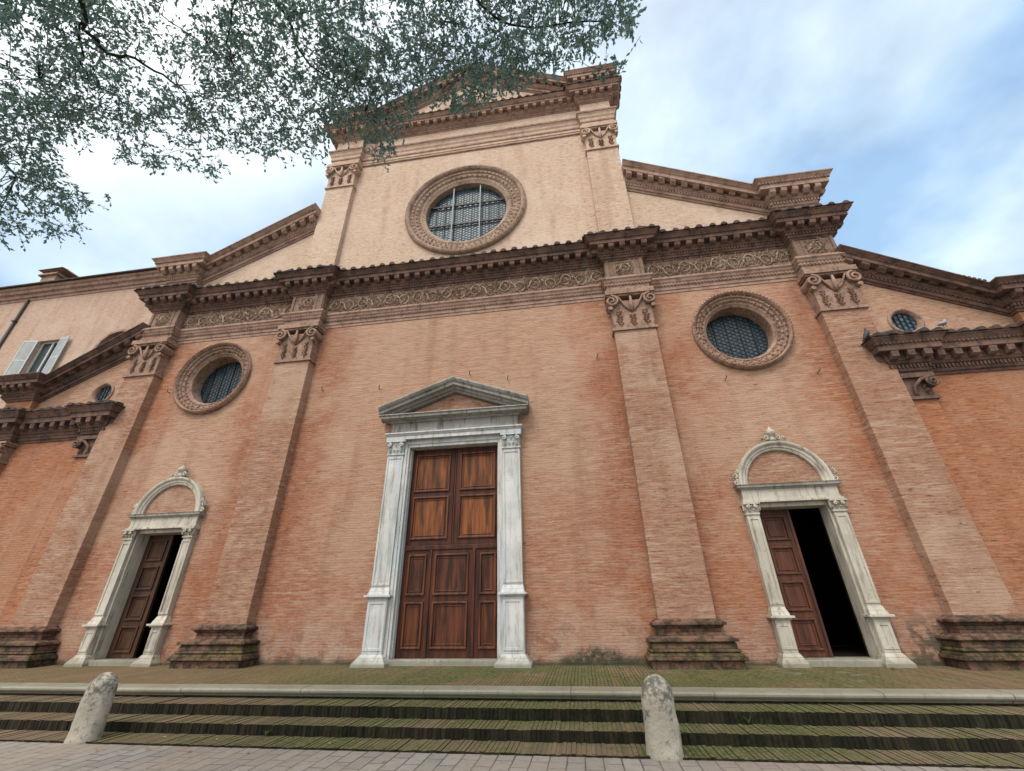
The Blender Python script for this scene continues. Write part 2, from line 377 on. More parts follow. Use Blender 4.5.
def paving_brick(name, side):
    m = Mat(name, .95, .12); X, Y, Z = m.xyz()
    nx = m.math('ADD', X, m.math('MULTIPLY', m.math('SUBTRACT', m.noise(2.2), .5), .05))
    bt = m.brick(m.comb(Y, nx), .25, .064, .008, (.21, .125, .08), (.15, .095, .065), (.025, .026, .016))
    n = m.n('ShaderNodeTexWhiteNoise'); n.noise_dimensions = '1D'
    m.l(m.math('FLOOR', m.math('DIVIDE', X, .064)), n.inputs['W'])
    w = n.outputs['Value']
    col = m.mix(m.ramp(w, 0, 1, 0, .45), bt.outputs['Color'], (.24, .155, .09)) if not side else m.mix(w, (.13, .095, .068), (.20, .14, .095))
    grow = m.noise(.55, detail=6, rough=.6, off=(4.5, 0, 0)); g2 = m.noise(5, detail=7, rough=.7)
    gm = m.ramp(m.math('ADD', m.math('MULTIPLY', grow, .62), m.math('MULTIPLY', g2, .42)), .41, .58, .10, .85)
    if not side: gm = m.ramp(m.math('ADD', m.math('MULTIPLY', grow, .62), m.math('MULTIPLY', g2, .42)), .38, .56, .15, .92)
    # greener around the main portal
    cx = m.math('ABSOLUTE', m.math('SUBTRACT', X, 3.2))
    gm = m.math('MULTIPLY', gm, m.ramp(cx, 2.0, 8.5, 1.05, .45), clamp=True)
    moss = m.mix(m.ramp(m.noise(20, detail=4), .38, .62), (.050, .062, .022), (.125, .135, .052))
    col = m.mix(m.math('MULTIPLY', gm, 1.0 if side else m.math('SUBTRACT', 1.0, m.math('MULTIPLY', bt.outputs['Fac'], .85))), col, moss)
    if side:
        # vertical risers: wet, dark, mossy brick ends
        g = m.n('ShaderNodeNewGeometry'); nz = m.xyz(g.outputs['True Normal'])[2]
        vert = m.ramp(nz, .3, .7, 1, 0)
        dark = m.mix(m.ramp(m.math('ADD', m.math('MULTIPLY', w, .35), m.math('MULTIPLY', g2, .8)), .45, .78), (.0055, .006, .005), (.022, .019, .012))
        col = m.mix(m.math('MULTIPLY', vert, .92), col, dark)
    if not side: col = m.mix(m.ramp(m.noise(2.4, detail=6, off=(1,9,1)), .60, .72, 0, .4), col, (.24, .20, .155))
    b = m.math('ADD', m.math('MULTIPLY', bt.outputs['Fac'], -1.), m.math('MULTIPLY', g2, .6))
    return m.fin(col, b if not side else g2, .015, .8)
PAV = paving_brick('terrace_brick', False)
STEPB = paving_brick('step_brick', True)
def street_mat():
    m = Mat('street_setts', .8, .3); X, Y, Z = m.xyz()
    wob = m.math('MULTIPLY', m.math('SUBTRACT', m.noise(1.7), .5), .03)
    bt = m.brick(m.comb(m.math('ADD', Y, wob), m.math('ADD', X, wob)), .44, .21, .009, (.215, .20, .18), (.28, .26, .235), (.05, .047, .04))
    col = m.mix(m.ramp(m.noise(.7, detail=5), .4, .62, 0, .6), bt.outputs['Color'], (.28, .225, .18))
    col = m.mix(m.ramp(m.noise(9, detail=6, rough=.7), .45, .7, 0, .5), col, (.13, .12, .105))
    return m.fin(col, m.math('ADD', m.math('MULTIPLY', bt.outputs['Fac'], -1.2), m.math('MULTIPLY', m.noise(22, detail=4), .35)), .008, .8)
STREET = street_mat()
def stone_mat():
    m = Mat('bollard_stone', .9, .2); X, Y, Z = m.xyz()
    col = m.mix(m.ramp(m.noise(3, detail=5), .38, .62), (.33, .30, .245), (.42, .38, .31))
    lich = m.math('ADD', m.noise(9, detail=8, rough=.75), m.math('MULTIPLY', m.ramp(Z, .15, .8), .12))
    col = m.mix(m.ramp(lich, .535, .67, 0, .85), col, (.085, .085, .07))
    col = m.mix(m.ramp(m.noise(5, detail=5, off=(4,4,4)), .62, .72, 0, .7), col, (.42, .40, .35))
    return m.fin(col, m.math('ADD', m.noise(10, detail=7, rough=.7), m.math('MULTIPLY', lich, -.4)), .03, .9)
STONE = stone_mat()
def leaf_mat(name, a, b, tr):
    m = Mat(name, .45, .4); n = m.n('ShaderNodeTexWhiteNoise'); n.noise_dimensions = '3D'
    v = m.n('ShaderNodeVectorMath', operation='SNAP'); m.l(m.tc.outputs['Object'], v.inputs[0]); v.inputs[1].default_value = (.09, .09, .09)
    m.l(v.outputs[0], n.inputs['Vector'])
    col = m.mix(n.outputs['Value'], a, b); m.val(m.p.inputs['Base Color'], col)
    t = m.n('ShaderNodeBsdfTranslucent'); m.l(m.mix(.5, col, tr), t.inputs[0])
    x = m.n('ShaderNodeMixShader'); x.inputs[0].default_value = .45; m.l(m.p.outputs[0], x.inputs[1]); m.l(t.outputs[0], x.inputs[2]); m.l(x.outputs[0], m.out.inputs[0])
    return m.m
LEAF = leaf_mat('leaf', (.075, .145, .125), (.19, .28, .235), (.25, .42, .36))  # pale teal: glare veiling the crown is mixed into the leaf colour
YLEAF = leaf_mat('dead_leaf', (.42, .33, .12), (.36, .24, .10), (.5, .4, .1))
WEED = leaf_mat('weed', (.07, .14, .03), (.12, .2, .05), (.2, .35, .08))

# ================================================================== SETTING
ST_Z = -.432
m = MB(); S = 420
m.add([(-S, -S, ST_Z-.004), (S, -S, ST_Z-.004), (S, S, ST_Z-.004), (-S, S, ST_Z-.004)], [(0,1,2,3)])
tag(m.build('street', STREET), kind='structure')

XL, XR = -26.0, 22.0
m = MB()
m.frust(XL, XR, -2.50, 4.0, ST_Z-.3, XL, XR, -2.50, 4.0, 0); m.v[6] = (XR, 4.0, .105); m.v[7] = (XL, 4.0, .105)
tag(m.build('terrace', PAV), kind='structure')
# marble edge of the terrace : blocks with a rounded nosing
m = MB(); x = XL
while x < XR:
    L = random.uniform(1.5, 2.6); x1 = min(x+L, XR); dz = random.uniform(-.006, .004); dy_ = random.uniform(-.008, .008)
    prof = [(-.02, -.115), (.315, -.115), (.325, -.085), (.375, -.075), (.395, -.05), (.397, -.025), (.38, -.004), (.34, .004), (.0, .006), (-.02, .004)]
    m.sweep([(x+.003, -2.50+dy_, dz), (x1-.003, -2.50+dy_, dz)], prof)
    x = x1
tag(m.build('step_edging', M_EDGE, bevel=.004), kind='structure')
# brick-on-edge steps, every brick modelled
def course(mb, y0, y1, z0, z1, jit=.004):
    x = XL; mb.box(XL, XR, y0+.012, y1-.01, z0, z1-.007)      # mortar bed
    while x < XR:
        w = random.uniform(.058, .066); a = random.uniform(-.003, .003); dz = random.gauss(0, .003); dyy = random.gauss(0, jit)
        if random.random() < .02: dyy += .03
        mb.frust(x+.003+a, x+w-.003+a, y0+dyy, y1, z0, x+.005, x+w-.005, y0+dyy+random.uniform(0, .008), y1, z1+dz)
        x += w
m = MB()
h, t = .144, .508; Y0 = -2.875
m.box(XL, XR, Y0+.06, -2.40, ST_Z-.2, -.116)
course(m, Y0-t, Y0+.10, -2*h-.03, -h)
course(m, Y0-2*t, Y0-t+.02, -3*h-.03, -2*h)
course(m, Y0-3*t, Y0-2*t+.02, -3*h-.12, -3*h+.018)
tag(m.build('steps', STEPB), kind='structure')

# ================================================================== CHURCH
church = empty('church', (0, 0, 0), 'wide two-tiered brick church facade with terracotta cornices, three round windows and three marble portals', 'church')
A1, A2, B1, B2, C1, C2 = 4.83, 6.018, 10.485, 11.637, 12.28, 15.1
WEND = 16.3
PZ = 11.03           # bottom of the lower cornice
def rake_a(x): return 14.62-.485*(abs(x)-6)        # bottom line of aisle raking cornice
def rake_w(x): return 9.42-.52*(abs(x)-12)
def rake_p(x): return 23.35-.53*abs(x)             # pediment
DW, DT, MX = 1.256, 5.22, .06
SD1, SD2, SDT = 7.52, 9.02, 3.17
# walls
m = MB()
outline = [(-B2, 0), (-SD2, 0), (-SD2, SDT), (-SD1, SDT), (-SD1, 0), (MX-DW, 0), (MX-DW, DT), (MX+DW, DT), (MX+DW, 0), (SD1, 0), (SD1, SDT), (SD2, SDT), (SD2, 0), (B2, 0), (B2, 11.2), (-B2, 11.2)]
wall_face(m, outline, [circle(-8.44, 8.19, 1.15), circle(8.44, 8.19, 1.15)], 0)
m.build('lower_wall', B_LOW, church)
m = MB()
ztop = [(5.9, 11.2), (5.9, 20.9), (4.9, rake_p(4.9)+.3), (0, rake_p(0)+.3), (-4.9, rake_p(4.9)+.3), (-5.9, 20.9), (-5.9, 11.2)]
wall_face(m, ztop, [circle(0, 14.82, 2.05), circle(0.0, 21.42, .58, 32)], 0)
for s in (1, -1):
    pl = [(5.9, 11.2), (B2, 11.2), (B2, 12.7), (B1, 12.7), (5.9, rake_a(5.9)+.3)]
    if s < 0: pl = [(-a, b) for a, b in reversed(pl)]
    wall_face(m, pl, [], 0)
# returns and back of the upper storey, so that it is solid from the side
m.box(-5.95, 5.95, .62, .9, 11.2, 20.9)
m.box(5.9, 5.98, 0.01, .9, 11.2, 20.9); m.box(-5.98, -5.9, 0.01, .9, 11.2, 20.9)
m.build('upper_wall', B_UP, church)
for s in (1, -1):
    m = MB()
    pl = [(B2, 0), (WEND, 0), (WEND, 6.5), (B2, 6.5)]
    if s < 0: pl = [(-a, b) for a, b in reversed(pl)]
    wall_face(m, pl, [], 0); m.build('wing_wall', B_WING, church); m = MB()
    pl = [(B2, 6.5), (WEND, 6.5), (WEND, rake_w(C2)+.2), (C2, rake_w(C2)+.3), (B2, rake_w(B2)+.3)]
    if s < 0: pl = [(-a, b) for a, b in reversed(pl)]
    wall_face(m, pl, [circle(s*12.62, 7.95, .36, 32)], 0)
    m.box(*(sorted((s*(WEND-.02), s*(WEND-.3)))), .003, 3.9, 0, 7.5)
    m.build('wing_gable', B_WUP, church)
# body of the church behind the facade
m = MB()
m.box(-5.7, 5.7, .9, 34, 11.0, 20.4); m.box(-11.5, 11.5, 2.6, 34, 5.0, 12.1)
for s in (1, -1): m.box(*sorted((s*11.5, s*16.2)), 1.2, 3.95, 4, 7.2)
m.box(-11.62, -11.3, .1, 2.6, 4.9, 12.1); m.box(11.3, 11.62, .1, 2.6, 4.9, 12.1)
m.build('nave_body', B_BACK, church)
m = MB()
m.prism_y([(-6.0, 20.4), (6.0, 20.4), (0, 23.6)], .9, 34.2)
for s in (1, -1):
    pl = [(5.7, 12.1), (11.7, 12.1), (5.7, 14.5)]
    if s < 0: pl = [(-a, b) for a, b in reversed(pl)]
    m.prism_y(pl, .4, 34)
    pl = [(11.5, 7.2), (16.3, 7.2), (11.5, 9.3)]
    if s < 0: pl = [(-a, b) for a, b in reversed(pl)]
    m.prism_y(pl, .15, 3.95)
m.build('roof', TILE, church)
# dark interiors behind the doors
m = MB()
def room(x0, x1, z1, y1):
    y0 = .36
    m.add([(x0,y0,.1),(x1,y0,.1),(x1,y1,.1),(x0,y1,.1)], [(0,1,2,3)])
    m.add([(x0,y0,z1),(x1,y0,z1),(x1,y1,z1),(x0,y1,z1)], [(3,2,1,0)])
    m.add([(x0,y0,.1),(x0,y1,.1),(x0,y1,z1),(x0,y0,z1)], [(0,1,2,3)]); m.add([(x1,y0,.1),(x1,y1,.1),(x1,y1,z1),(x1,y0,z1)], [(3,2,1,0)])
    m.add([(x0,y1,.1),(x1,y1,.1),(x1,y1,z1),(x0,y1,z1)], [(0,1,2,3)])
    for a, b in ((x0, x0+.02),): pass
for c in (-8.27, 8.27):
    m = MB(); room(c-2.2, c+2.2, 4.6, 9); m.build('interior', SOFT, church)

# ---- cornice machinery
def corn_prof(H, P, tail=.12):
    q = [(-.06, 0), (.04*P/.6, 0), (.06*P/.6, .05*H/.72), (.10, .06*H/.72), (.12, .10*H/.72), (.12, .20*H/.72), (.17, .22*H/.72), (.20, .26*H/.72), (.22, .27*H/.72),
         (.22, .44*H/.72), (.75*P, .44*H/.72), (.75*P, .56*H/.72), (.80*P, .58*H/.72), (.86*P, .62*H/.72), (.96*P, .68*H/.72), (P, .69*H/.72), (P, H), (-.06, H+tail)]
    return q
def modillion(P, H, w):
    def fn(s, A, ex, n, sl):
        # scrolled bracket: deeper at the wall, curling up outward
        pr = [(.20, .44), (.20, .28), (.30, .27), (.38, .31), (.70*P, .34), (.72*P, .40), (.72*P, .44)]
        k = len(pr); vs = []
        for a in (-w/2, w/2):
            for p, h_ in pr: vs.append(A+ex*a+n*p+Vector((0, 0, sl*a+h_*H/.72)))
        fs = [tuple(range(k)), tuple(reversed(range(k, 2*k)))]+[((i+1)%k, i, k+i, k+(i+1)%k) for i in range(k)]
        s.add(vs, fs)
    return fn
def cornice(name, path, H, P, mat, tiles=True, tail=.12, parent=None, msp=.36, mw=.17):
    m = MB(); m.sweep(path, corn_prof(H, P, tail))
    m.blocks(path, 0, .45*P, 0, 0, mw, msp, modillion(P, H, mw))
    m.blocks(path, .10, .165, .115*H/.72, .19*H/.72, .045, .09)     # dentils
    m.blocks(path, P*.78, P*.845, .565*H/.72, .60*H/.72, .05, .10)   # bead row under the crown
    o = m.build(name, mat, parent or church)
    if tiles:
        t_ = MB()
        def tile(s, A, ex, n, sl):
            A = A+ex*random.uniform(-.02, .02); rr = random.uniform(.090, .108); q = []; lift = random.uniform(-.012, .012)
            for p, dz in ((P+random.uniform(.03, .08), H+.0), (-.02, H+tail+.02)):
                for i in range(7):
                    th = PI*i/6; q.append(A+ex*(rr*math.cos(th))+n*p+Vector((0, 0, dz+lift+rr*math.sin(th)*1.05+sl*rr*math.cos(th))))
            s.add(q, [(i, i+1, 7+i+1, 7+i) for i in range(6)]+[tuple(range(7)), tuple(reversed(range(7, 14)))])
        t_.blocks(path, 0, P, 0, 0, .16, .36, tile)
        t_.sweep(path, [(-.05, H+tail+.005), (P+.03, H+.002), (P+.03, H+.028), (-.05, H+tail+.03)])
        t_.build('roof_tile_edge', TILE, o)
    return o
def mirror(path): return [(-x, y, z) for x, y, z in reversed(path)]

PL, PU, PW_ = -.28, -.20, -.14
def ent_path(z, a=0.):
    half = [(A1, 0, z), (A1, PL, z), (A2, PL, z), (A2, 0, z), (B1, 0, z), (B1, PL, z), (B2, PL, z), (B2, .55, z)]
    return mirror(half)+half
def up_path(z):
    half = [(A1, 0, z), (A1, PU, z), (A2, PU, z), (A2, .55, z)]
    return mirror(half)+half
ARCH = [(-.05, 0), (.02, 0), (.025, .10), (.05, .105), (.055, .22), (.085, .225), (.09, .30), (.13, .34), (.15, .40), (.19, .44), (.19, .50), (.02, .53), (-.05, .53)]
def arch_prof(H): return [(p, h_*H/.53) for p, h_ in ARCH]
# lower entablature
m = MB(); m.sweep(ent_path(9.74), arch_prof(.54)); m.blocks(ent_path(9.74), .088, .115, .245, .30, .05, .10)
m.build('architrave', T_MID, church)
frieze = MB().sweep(ent_path(10.275), [(-.05, 0), (.012, 0), (.012, .76), (-.05, .76)]).build('frieze', B_BLK, church)
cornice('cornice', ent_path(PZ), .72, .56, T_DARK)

# carved frieze relief
def spiral(cx, cz, r, turns, a0, sgn, n=22):
    return [(cx+r*(1-.82*i/n)*math.cos(a0+sgn*2*PI*turns*i/n), cz+r*(1-.82*i/n)*math.sin(a0+sgn*2*PI*turns*i/n)) for i in range(n+1)]
def leafb(m, x, z, y, a, L, W, th):
    ca, sa = math.cos(a), math.sin(a)
    def P(u, v, d): return (x+u*ca-v*sa, y-d, z+u*sa+v*ca)
    vs = [P(0,0,0), P(L*.45,W,0), P(L,0,0), P(L*.45,-W,0), P(L*.5,0,th)]
    m.add(vs, [(0,3,4), (3,2,4), (2,1,4), (1,0,4)])
def relief_bay(m, x0, x1, z0, z1, y):
    zc = (z0+z1)/2; H = (z1-z0); n = max(1, round((x1-x0)/.50)); w = (x1-x0)/n; R = H*.36
    for i in range(n):
        cx = x0+(i+.5)*w; s = 1 if i % 2 == 0 else -1
        sp = spiral(cx, zc+.02*s, R, 1.35, PI*.5 if s > 0 else -PI*.5, -s)
        m.tube([(a, y-.035, b) for a, b in sp], [random.uniform(.014,.030)*(1-.4*j/22) for j in range(23)], 5)
        m.tube([(cx-w*.55, y-.03, zc-s*R*.7), (cx-w*.3, y-.04, zc-s*R*.2), (cx-w*.18, y-.04, zc+s*R*.6), (cx, y-.035, zc+s*R)], .03, 5)
        for k in range(34):
            a = random.uniform(0, 2*PI); rr = R*random.uniform(.25, 1.3)
            leafb(m, cx+rr*math.cos(a)*.95, zc+rr*math.sin(a)*.9, y, a+random.uniform(-.6, .6), random.uniform(.09, .16), random.uniform(.04, .075), random.uniform(.06, .13))
        for k in range(6):
            a = 2*PI*k/6; leafb(m, cx, zc, y-.02, a, .085, .03, .05)
        for q in (-1, 1):
            for k in range(6):
                leafb(m, cx+w*.5+random.uniform(-.10, .10), zc+q*H*(.12+.09*k), y, PI/2*q+random.uniform(-.8, .8), .14, .045, .06)
for (x0, x1) in ((-B1+.05, -A2-.05), (-A1+.05, A1-.05), (A2+.05, B1-.05)):
    m = MB(); relief_bay(m, x0, x1, 10.33, 11.0, -.012); m.build('scroll_relief', T_ORN, frieze)
for c in (-(B1+B2)/2, -(A1+A2)/2, (A1+A2)/2, (B1+B2)/2):
    y = PL-.012; m = MB(); fr = MB()
    relief_bay(m, c-.24, c+.24, 10.42, 10.93, y)
    for dx_ in (-.30, .30): fr.box(c+dx_-.05, c+dx_+.05, y-.02, y+.01, 10.36, 10.98)
    fr.box(c-.25, c+.25, y-.0195, y+.01, 10.93, 10.975); fr.box(c-.25, c+.25, y-.0195, y+.01, 10.365, 10.41)
    for dx_ in (-.53, .53): fr.box(c+dx_-.045, c+dx_+.045, y-.035, y+.01, 10.31, 11.02)
    m.build('panel_relief', T_ORN, frieze); fr.build('panel_border', B_BLK, frieze)

# ---- pilasters
def capital(m, x0, x1, y, z0, z1, orn):
    """composite capital : ledge, bell with leaves, corner volutes, abacus"""
    H = z1-z0; w = x1-x0; c = (x0+x1)/2
    m.box(x0-.05, x1+.05, y-.06, .0, z0-.03, z0+.05)
    zb = z0+.05; zt = z0+H*.74
    m.frust(x0+.02, x1-.02, y-.01, 0, zb, x0-.02, x1+.02, y-.06, 0, zt)
    for s in (-1, 1):        # corner volutes
        cx = c+s*(w/2-.03); cz = z0+H*.70; R = H*.145
        sp = spiral(cx, cz, R, 1.6, PI*.5, s)
        m.tube([(a, y-.16-.03*i/22, b) for i, (a, b) in enumerate(sp)], [.042*(1-.35*i/22) for i in range(23)], 6)
        m.lathe([(R*.62, -.055), (R*.72, 0), (R*.62, .055)], (0,0,0), 12) if False else None
        # stem rising from the middle to the volute
        m.tube([(c+s*.03, y-.06, z0+H*.45), (c+s*w*.16, y-.09, z0+H*.58), (c+s*w*.30, y-.13, z0+H*.80), (cx, y-.16, cz+R)], [.025, .03, .035, .04], 6)
        # volute body behind
        q = [(cx+R*.8*math.cos(2*PI*i/12), cz+R*.8*math.sin(2*PI*i/12)) for i in range(12)]
        m.prism_y(q, y-.14, 0)
        m.prism_y([(cx+s*.0+.07*math.cos(2*PI*i/10)+s*R*.3, cz-R*1.25+.06*math.sin(2*PI*i/10)) for i in range(10)], y-.17, y)
        sp2 = [(c+s*(w*.5+.0), y*.0+yy, cz) for yy in (0,)]
    m.tube([(c, y-.08, z0+H*.42), (c, y-.12, z0+H*.55), (c, y-.14, z0+H*.80)], [.02, .06, .03], 8)
    for s in (-1, 1): leafb(orn, c, z0+H*.78, y-.10, PI/2+s*.5, .17, .045, .07)
    leafb(orn, c, z0+H*.76, y-.10, PI/2, .2, .05, .09)
    # acanthus stems on the bell
    for i, s in enumerate((-1, 0, 1)):
        bx = c+s*w*.32
        n = 7; pts = [(bx+.02*math.sin(j*2.1), y-.045-.01*j/n, zb+.04+(H*.42 if s else H*.30)*j/n) for j in range(n+1)]
        orn.tube(pts, .014, 5)
        for j in range(1, n):
            for q in (-1, 1):
                leafb(orn, pts[j][0], pts[j][2], pts[j][1]+.01, (PI/2-q*.95), .12, .03, .035)
    # abacus
    za = z0+H*.86
    m.box(x0-.09, x1+.09, y-.13, 0, za-.03, za+.03); m.box(x0-.13, x1+.13, y-.18, 0, za+.03, z1)
def pilaster(x0, x1, y, zs, zt, zcap, base=True, mat=B_PIL, capmat=T_CAP, left=True, right=True, ext=.40, cap=True):
    p = MB().box(x0, x1, y, .03, zs, zt).build('pilaster', mat, church, bevel=.012)
    if base:
        b = MB()
        def lay(e, z0, z1, e2=None):
            e2 = e if e2 is None else e2
            f = lambda k: (x0-(k if left else 0), x1+(k if right else 0), y-k, .0)
            b.frust(*f(e), z0, *f(e2), z1)
        lay(ext*.80, -.02, .16); lay(ext, .185, .25, ext*.98); lay(ext*.84, .16, .185); lay(ext*.90, .25, .30, ext*.84); lay(ext*.72, .30, .325); lay(ext*.80, .325, .37, ext*.76); lay(ext*.66, .37, .47, ext*.64)
        lay(ext*.80, .50, .555, ext*.76); lay(ext*.60, .47, .50); lay(ext*.66, .555, .60, ext*.45); lay(ext*.16, .60, .66, ext*.12); lay(ext*.12, .66, .73); lay(ext*.16, .73, .765, ext*.26); lay(ext*.42, .79, .845); lay(ext*.28, .765, .79); lay(ext*.34, .845, .905, ext*.08)
        b.build('base', BASEM, p, bevel=.012)
    if not cap: return p
    c = MB(); o = MB(); capital(c, x0, x1, y, zt, zcap, o)
    co = c.build('capital', capmat, p); MB.build(o, 'leaf_carving', T_LEAFC, p)
    return p
def base_mat():
    m = Mat('mossy_base', .92, .15); X, Y, Z = m.xyz()
    col = m.mix(m.ramp(m.noise(2.2, detail=6), .38, .62), (.18, .10, .068), (.11, .075, .055))
    g = m.n('ShaderNodeNewGeometry'); nz = m.xyz(g.outputs['Normal'])[2]
    moss = m.math('MULTIPLY', m.ramp(m.math('ADD', m.noise(2.4, detail=6, rough=.7, off=(2,2,2)), m.math('MULTIPLY', nz, .22)), .47, .66), m.ramp(Z, .4, .62, 1, .0))
    col = m.mix(m.math('MULTIPLY', moss, .85), col, m.mix(m.ramp(m.noise(15), .4, .6), (.05, .052, .016), (.12, .10, .032)))
    col = m.mix(m.ramp(m.noise(6, detail=7, rough=.75), .42, .6, 0, .8), col, (.022, .018, .014))
    return m.fin(col, m.noise(11, detail=6, rough=.7), .02, .9)
BASEM = base_mat()
for s in (-1, 1):
    for a, b in ((A1, A2), (B1, B2)):
        x0, x1 = sorted((s*a, s*b))
        pilaster(x0, x1, PL, .88, 8.36, 9.742, ext=.36 if a == A1 else .40)
    x0, x1 = sorted((s*A1, s*A2))
    pilaster(x0, x1, PU, 11.2, 16.9, 18.28, base=False, mat=B_UP, capmat=T_PALE)
    # half pilaster of the wing, tucked against the outer one
    x0, x1 = sorted((s*(B2-.002), s*C1))
    pilaster(x0, x1, PW_, .87, 5.6, 6.24, mat=B_WING, left=s < 0, right=s > 0, ext=.30, cap=False)
    k = MB(); E = C1
    def bx(a, b, y0, z0, z1): k.box(*sorted((s*a, s*b)), y0, 0, z0, z1)
    bx(B2, E+.06, PW_-.07, 5.565, 5.64); bx(B2, E+.10, PW_-.15, 6.13, 6.245)
    a, b = sorted((s*B2, s*(E-.02))); k.frust(a, b, PW_-.02, 0, 5.64, a, b, PW_-.06, 0, 6.13)
    cx, cz = s*(E-.02), 5.98; sp = spiral(cx, cz, .145, 1.8, PI*.5, s, 26)
    k.tube([(p, PW_-.16-.03*i/26, q) for i, (p, q) in enumerate(sp)], [.036*(1-.3*i/26) for i in range(27)], 6)
    k.prism_y([(cx+.125*math.cos(2*PI*i/16), cz+.125*math.sin(2*PI*i/16)) for i in range(16)], PW_-.13, 0)
    k.tube([(cx, PW_-.16, cz+.145), (s*(E-.25), PW_-.14, 6.06), (s*(E-.42), PW_-.11, 5.9), (s*(E-.48), PW_-.09, 5.72), (s*(E-.40), PW_-.08, 5.66)], [.036, .045, .04, .03, .02], 6)
    for j in range(5): leafb(k, s*(E-.12-.02*j), 5.66+.05*j, PW_-.05, PI/2+s*.5*(1 if j % 2 else -1), .13, .03, .05)
    k.build('half_capital', T_DARK, church)
    x0, x1 = sorted((s*C2, s*(WEND-.1)))
    pilaster(x0, x1, PU, .87, 5.6, 6.24, mat=B_WING, ext=.34)
    # pedestal blocks above the lower cornice
    x0, x1 = sorted((s*B1, s*B2)); MB().box(x0, x1, PU, .1, 11.6, 12.5).build('pedestal_block', B_UP, church)
    x0, x1 = sorted((s*A1, s*A2)); MB().box(x0, x1, PU, .3, 20.2, 21.1).build('pedestal_block', B_UP, church)
    x0, x1 = sorted((s*C2, s*(WEND-.1))); MB().box(x0, x1, PU, .1, 6.9, 7.85).build('pedestal_block', B_WING, church)

# ---- upper entablature
m = MB(); m.sweep(up_path(18.28), arch_prof(.92)); ua = m.build('architrave', T_PALE, church)
for z0, z1, p in ((18.29, 18.36, .05), (18.60, 18.68, .075), (19.06, 19.17, .215)):
    MB().sweep(up_path(z0), [(-.04, 0), (p, 0), (p+.012, (z1-z0)*.5), (p, z1-z0), (-.04, z1-z0)]).build('string_course', T_MID, ua)
MB().sweep(up_path(19.2), [(-.05, 0), (.012, 0), (.012, .78), (-.05, .78)]).build('frieze', B_UP, church)
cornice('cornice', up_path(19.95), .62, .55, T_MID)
# pediment : two raking cornices with their flat end blocks in one run
zb = rake_p(A1)
path = [(-A2, .5, zb), (-A2, PU, zb), (-A1, PU, zb), (-A1, 0, zb+.001), (0, 0, rake_p(0)), (A1, 0, zb+.001), (A1, PU, zb), (A2, PU, zb), (A2, .5, zb)]
cornice('raking_cornice', path, .92, .55, T_MID, tiles=False, tail=.05)
# aisle gables
for s in (1, -1):
    zb = rake_a(B1)
    half = [(5.99, 0, rake_a(5.99)), (B1, 0, zb), (B1, PU, zb-.001), (B2, PU, zb-.001), (B2, .55, zb-.001)]
    cornice('raking_cornice', half if s > 0 else mirror(half), .97, .60, T_MID, tiles=False, tail=.05)
    zb = rake_w(C2)
    half = [(B2-.12, 0, rake_w(B2-.12)), (C2, 0, zb), (C2, PU, zb-.001), (WEND-.1, PU, zb-.001), (WEND-.1, .5, zb-.001)]
    cornice('raking_cornice', half if s > 0 else mirror(half), .76, .60, T_DARK, tiles=False, tail=.05)
    zc = 6.26
    half = [(B2, -.02, zc), (B2, PW_, zc), (C1, PW_, zc), (C1, 0, zc), (C2, 0, zc), (C2, PU, zc), (WEND-.1, PU, zc), (WEND-.1, .5, zc)]
    cornice('cornice', half if s > 0 else mirror(half), .90, .54, T_DARK)

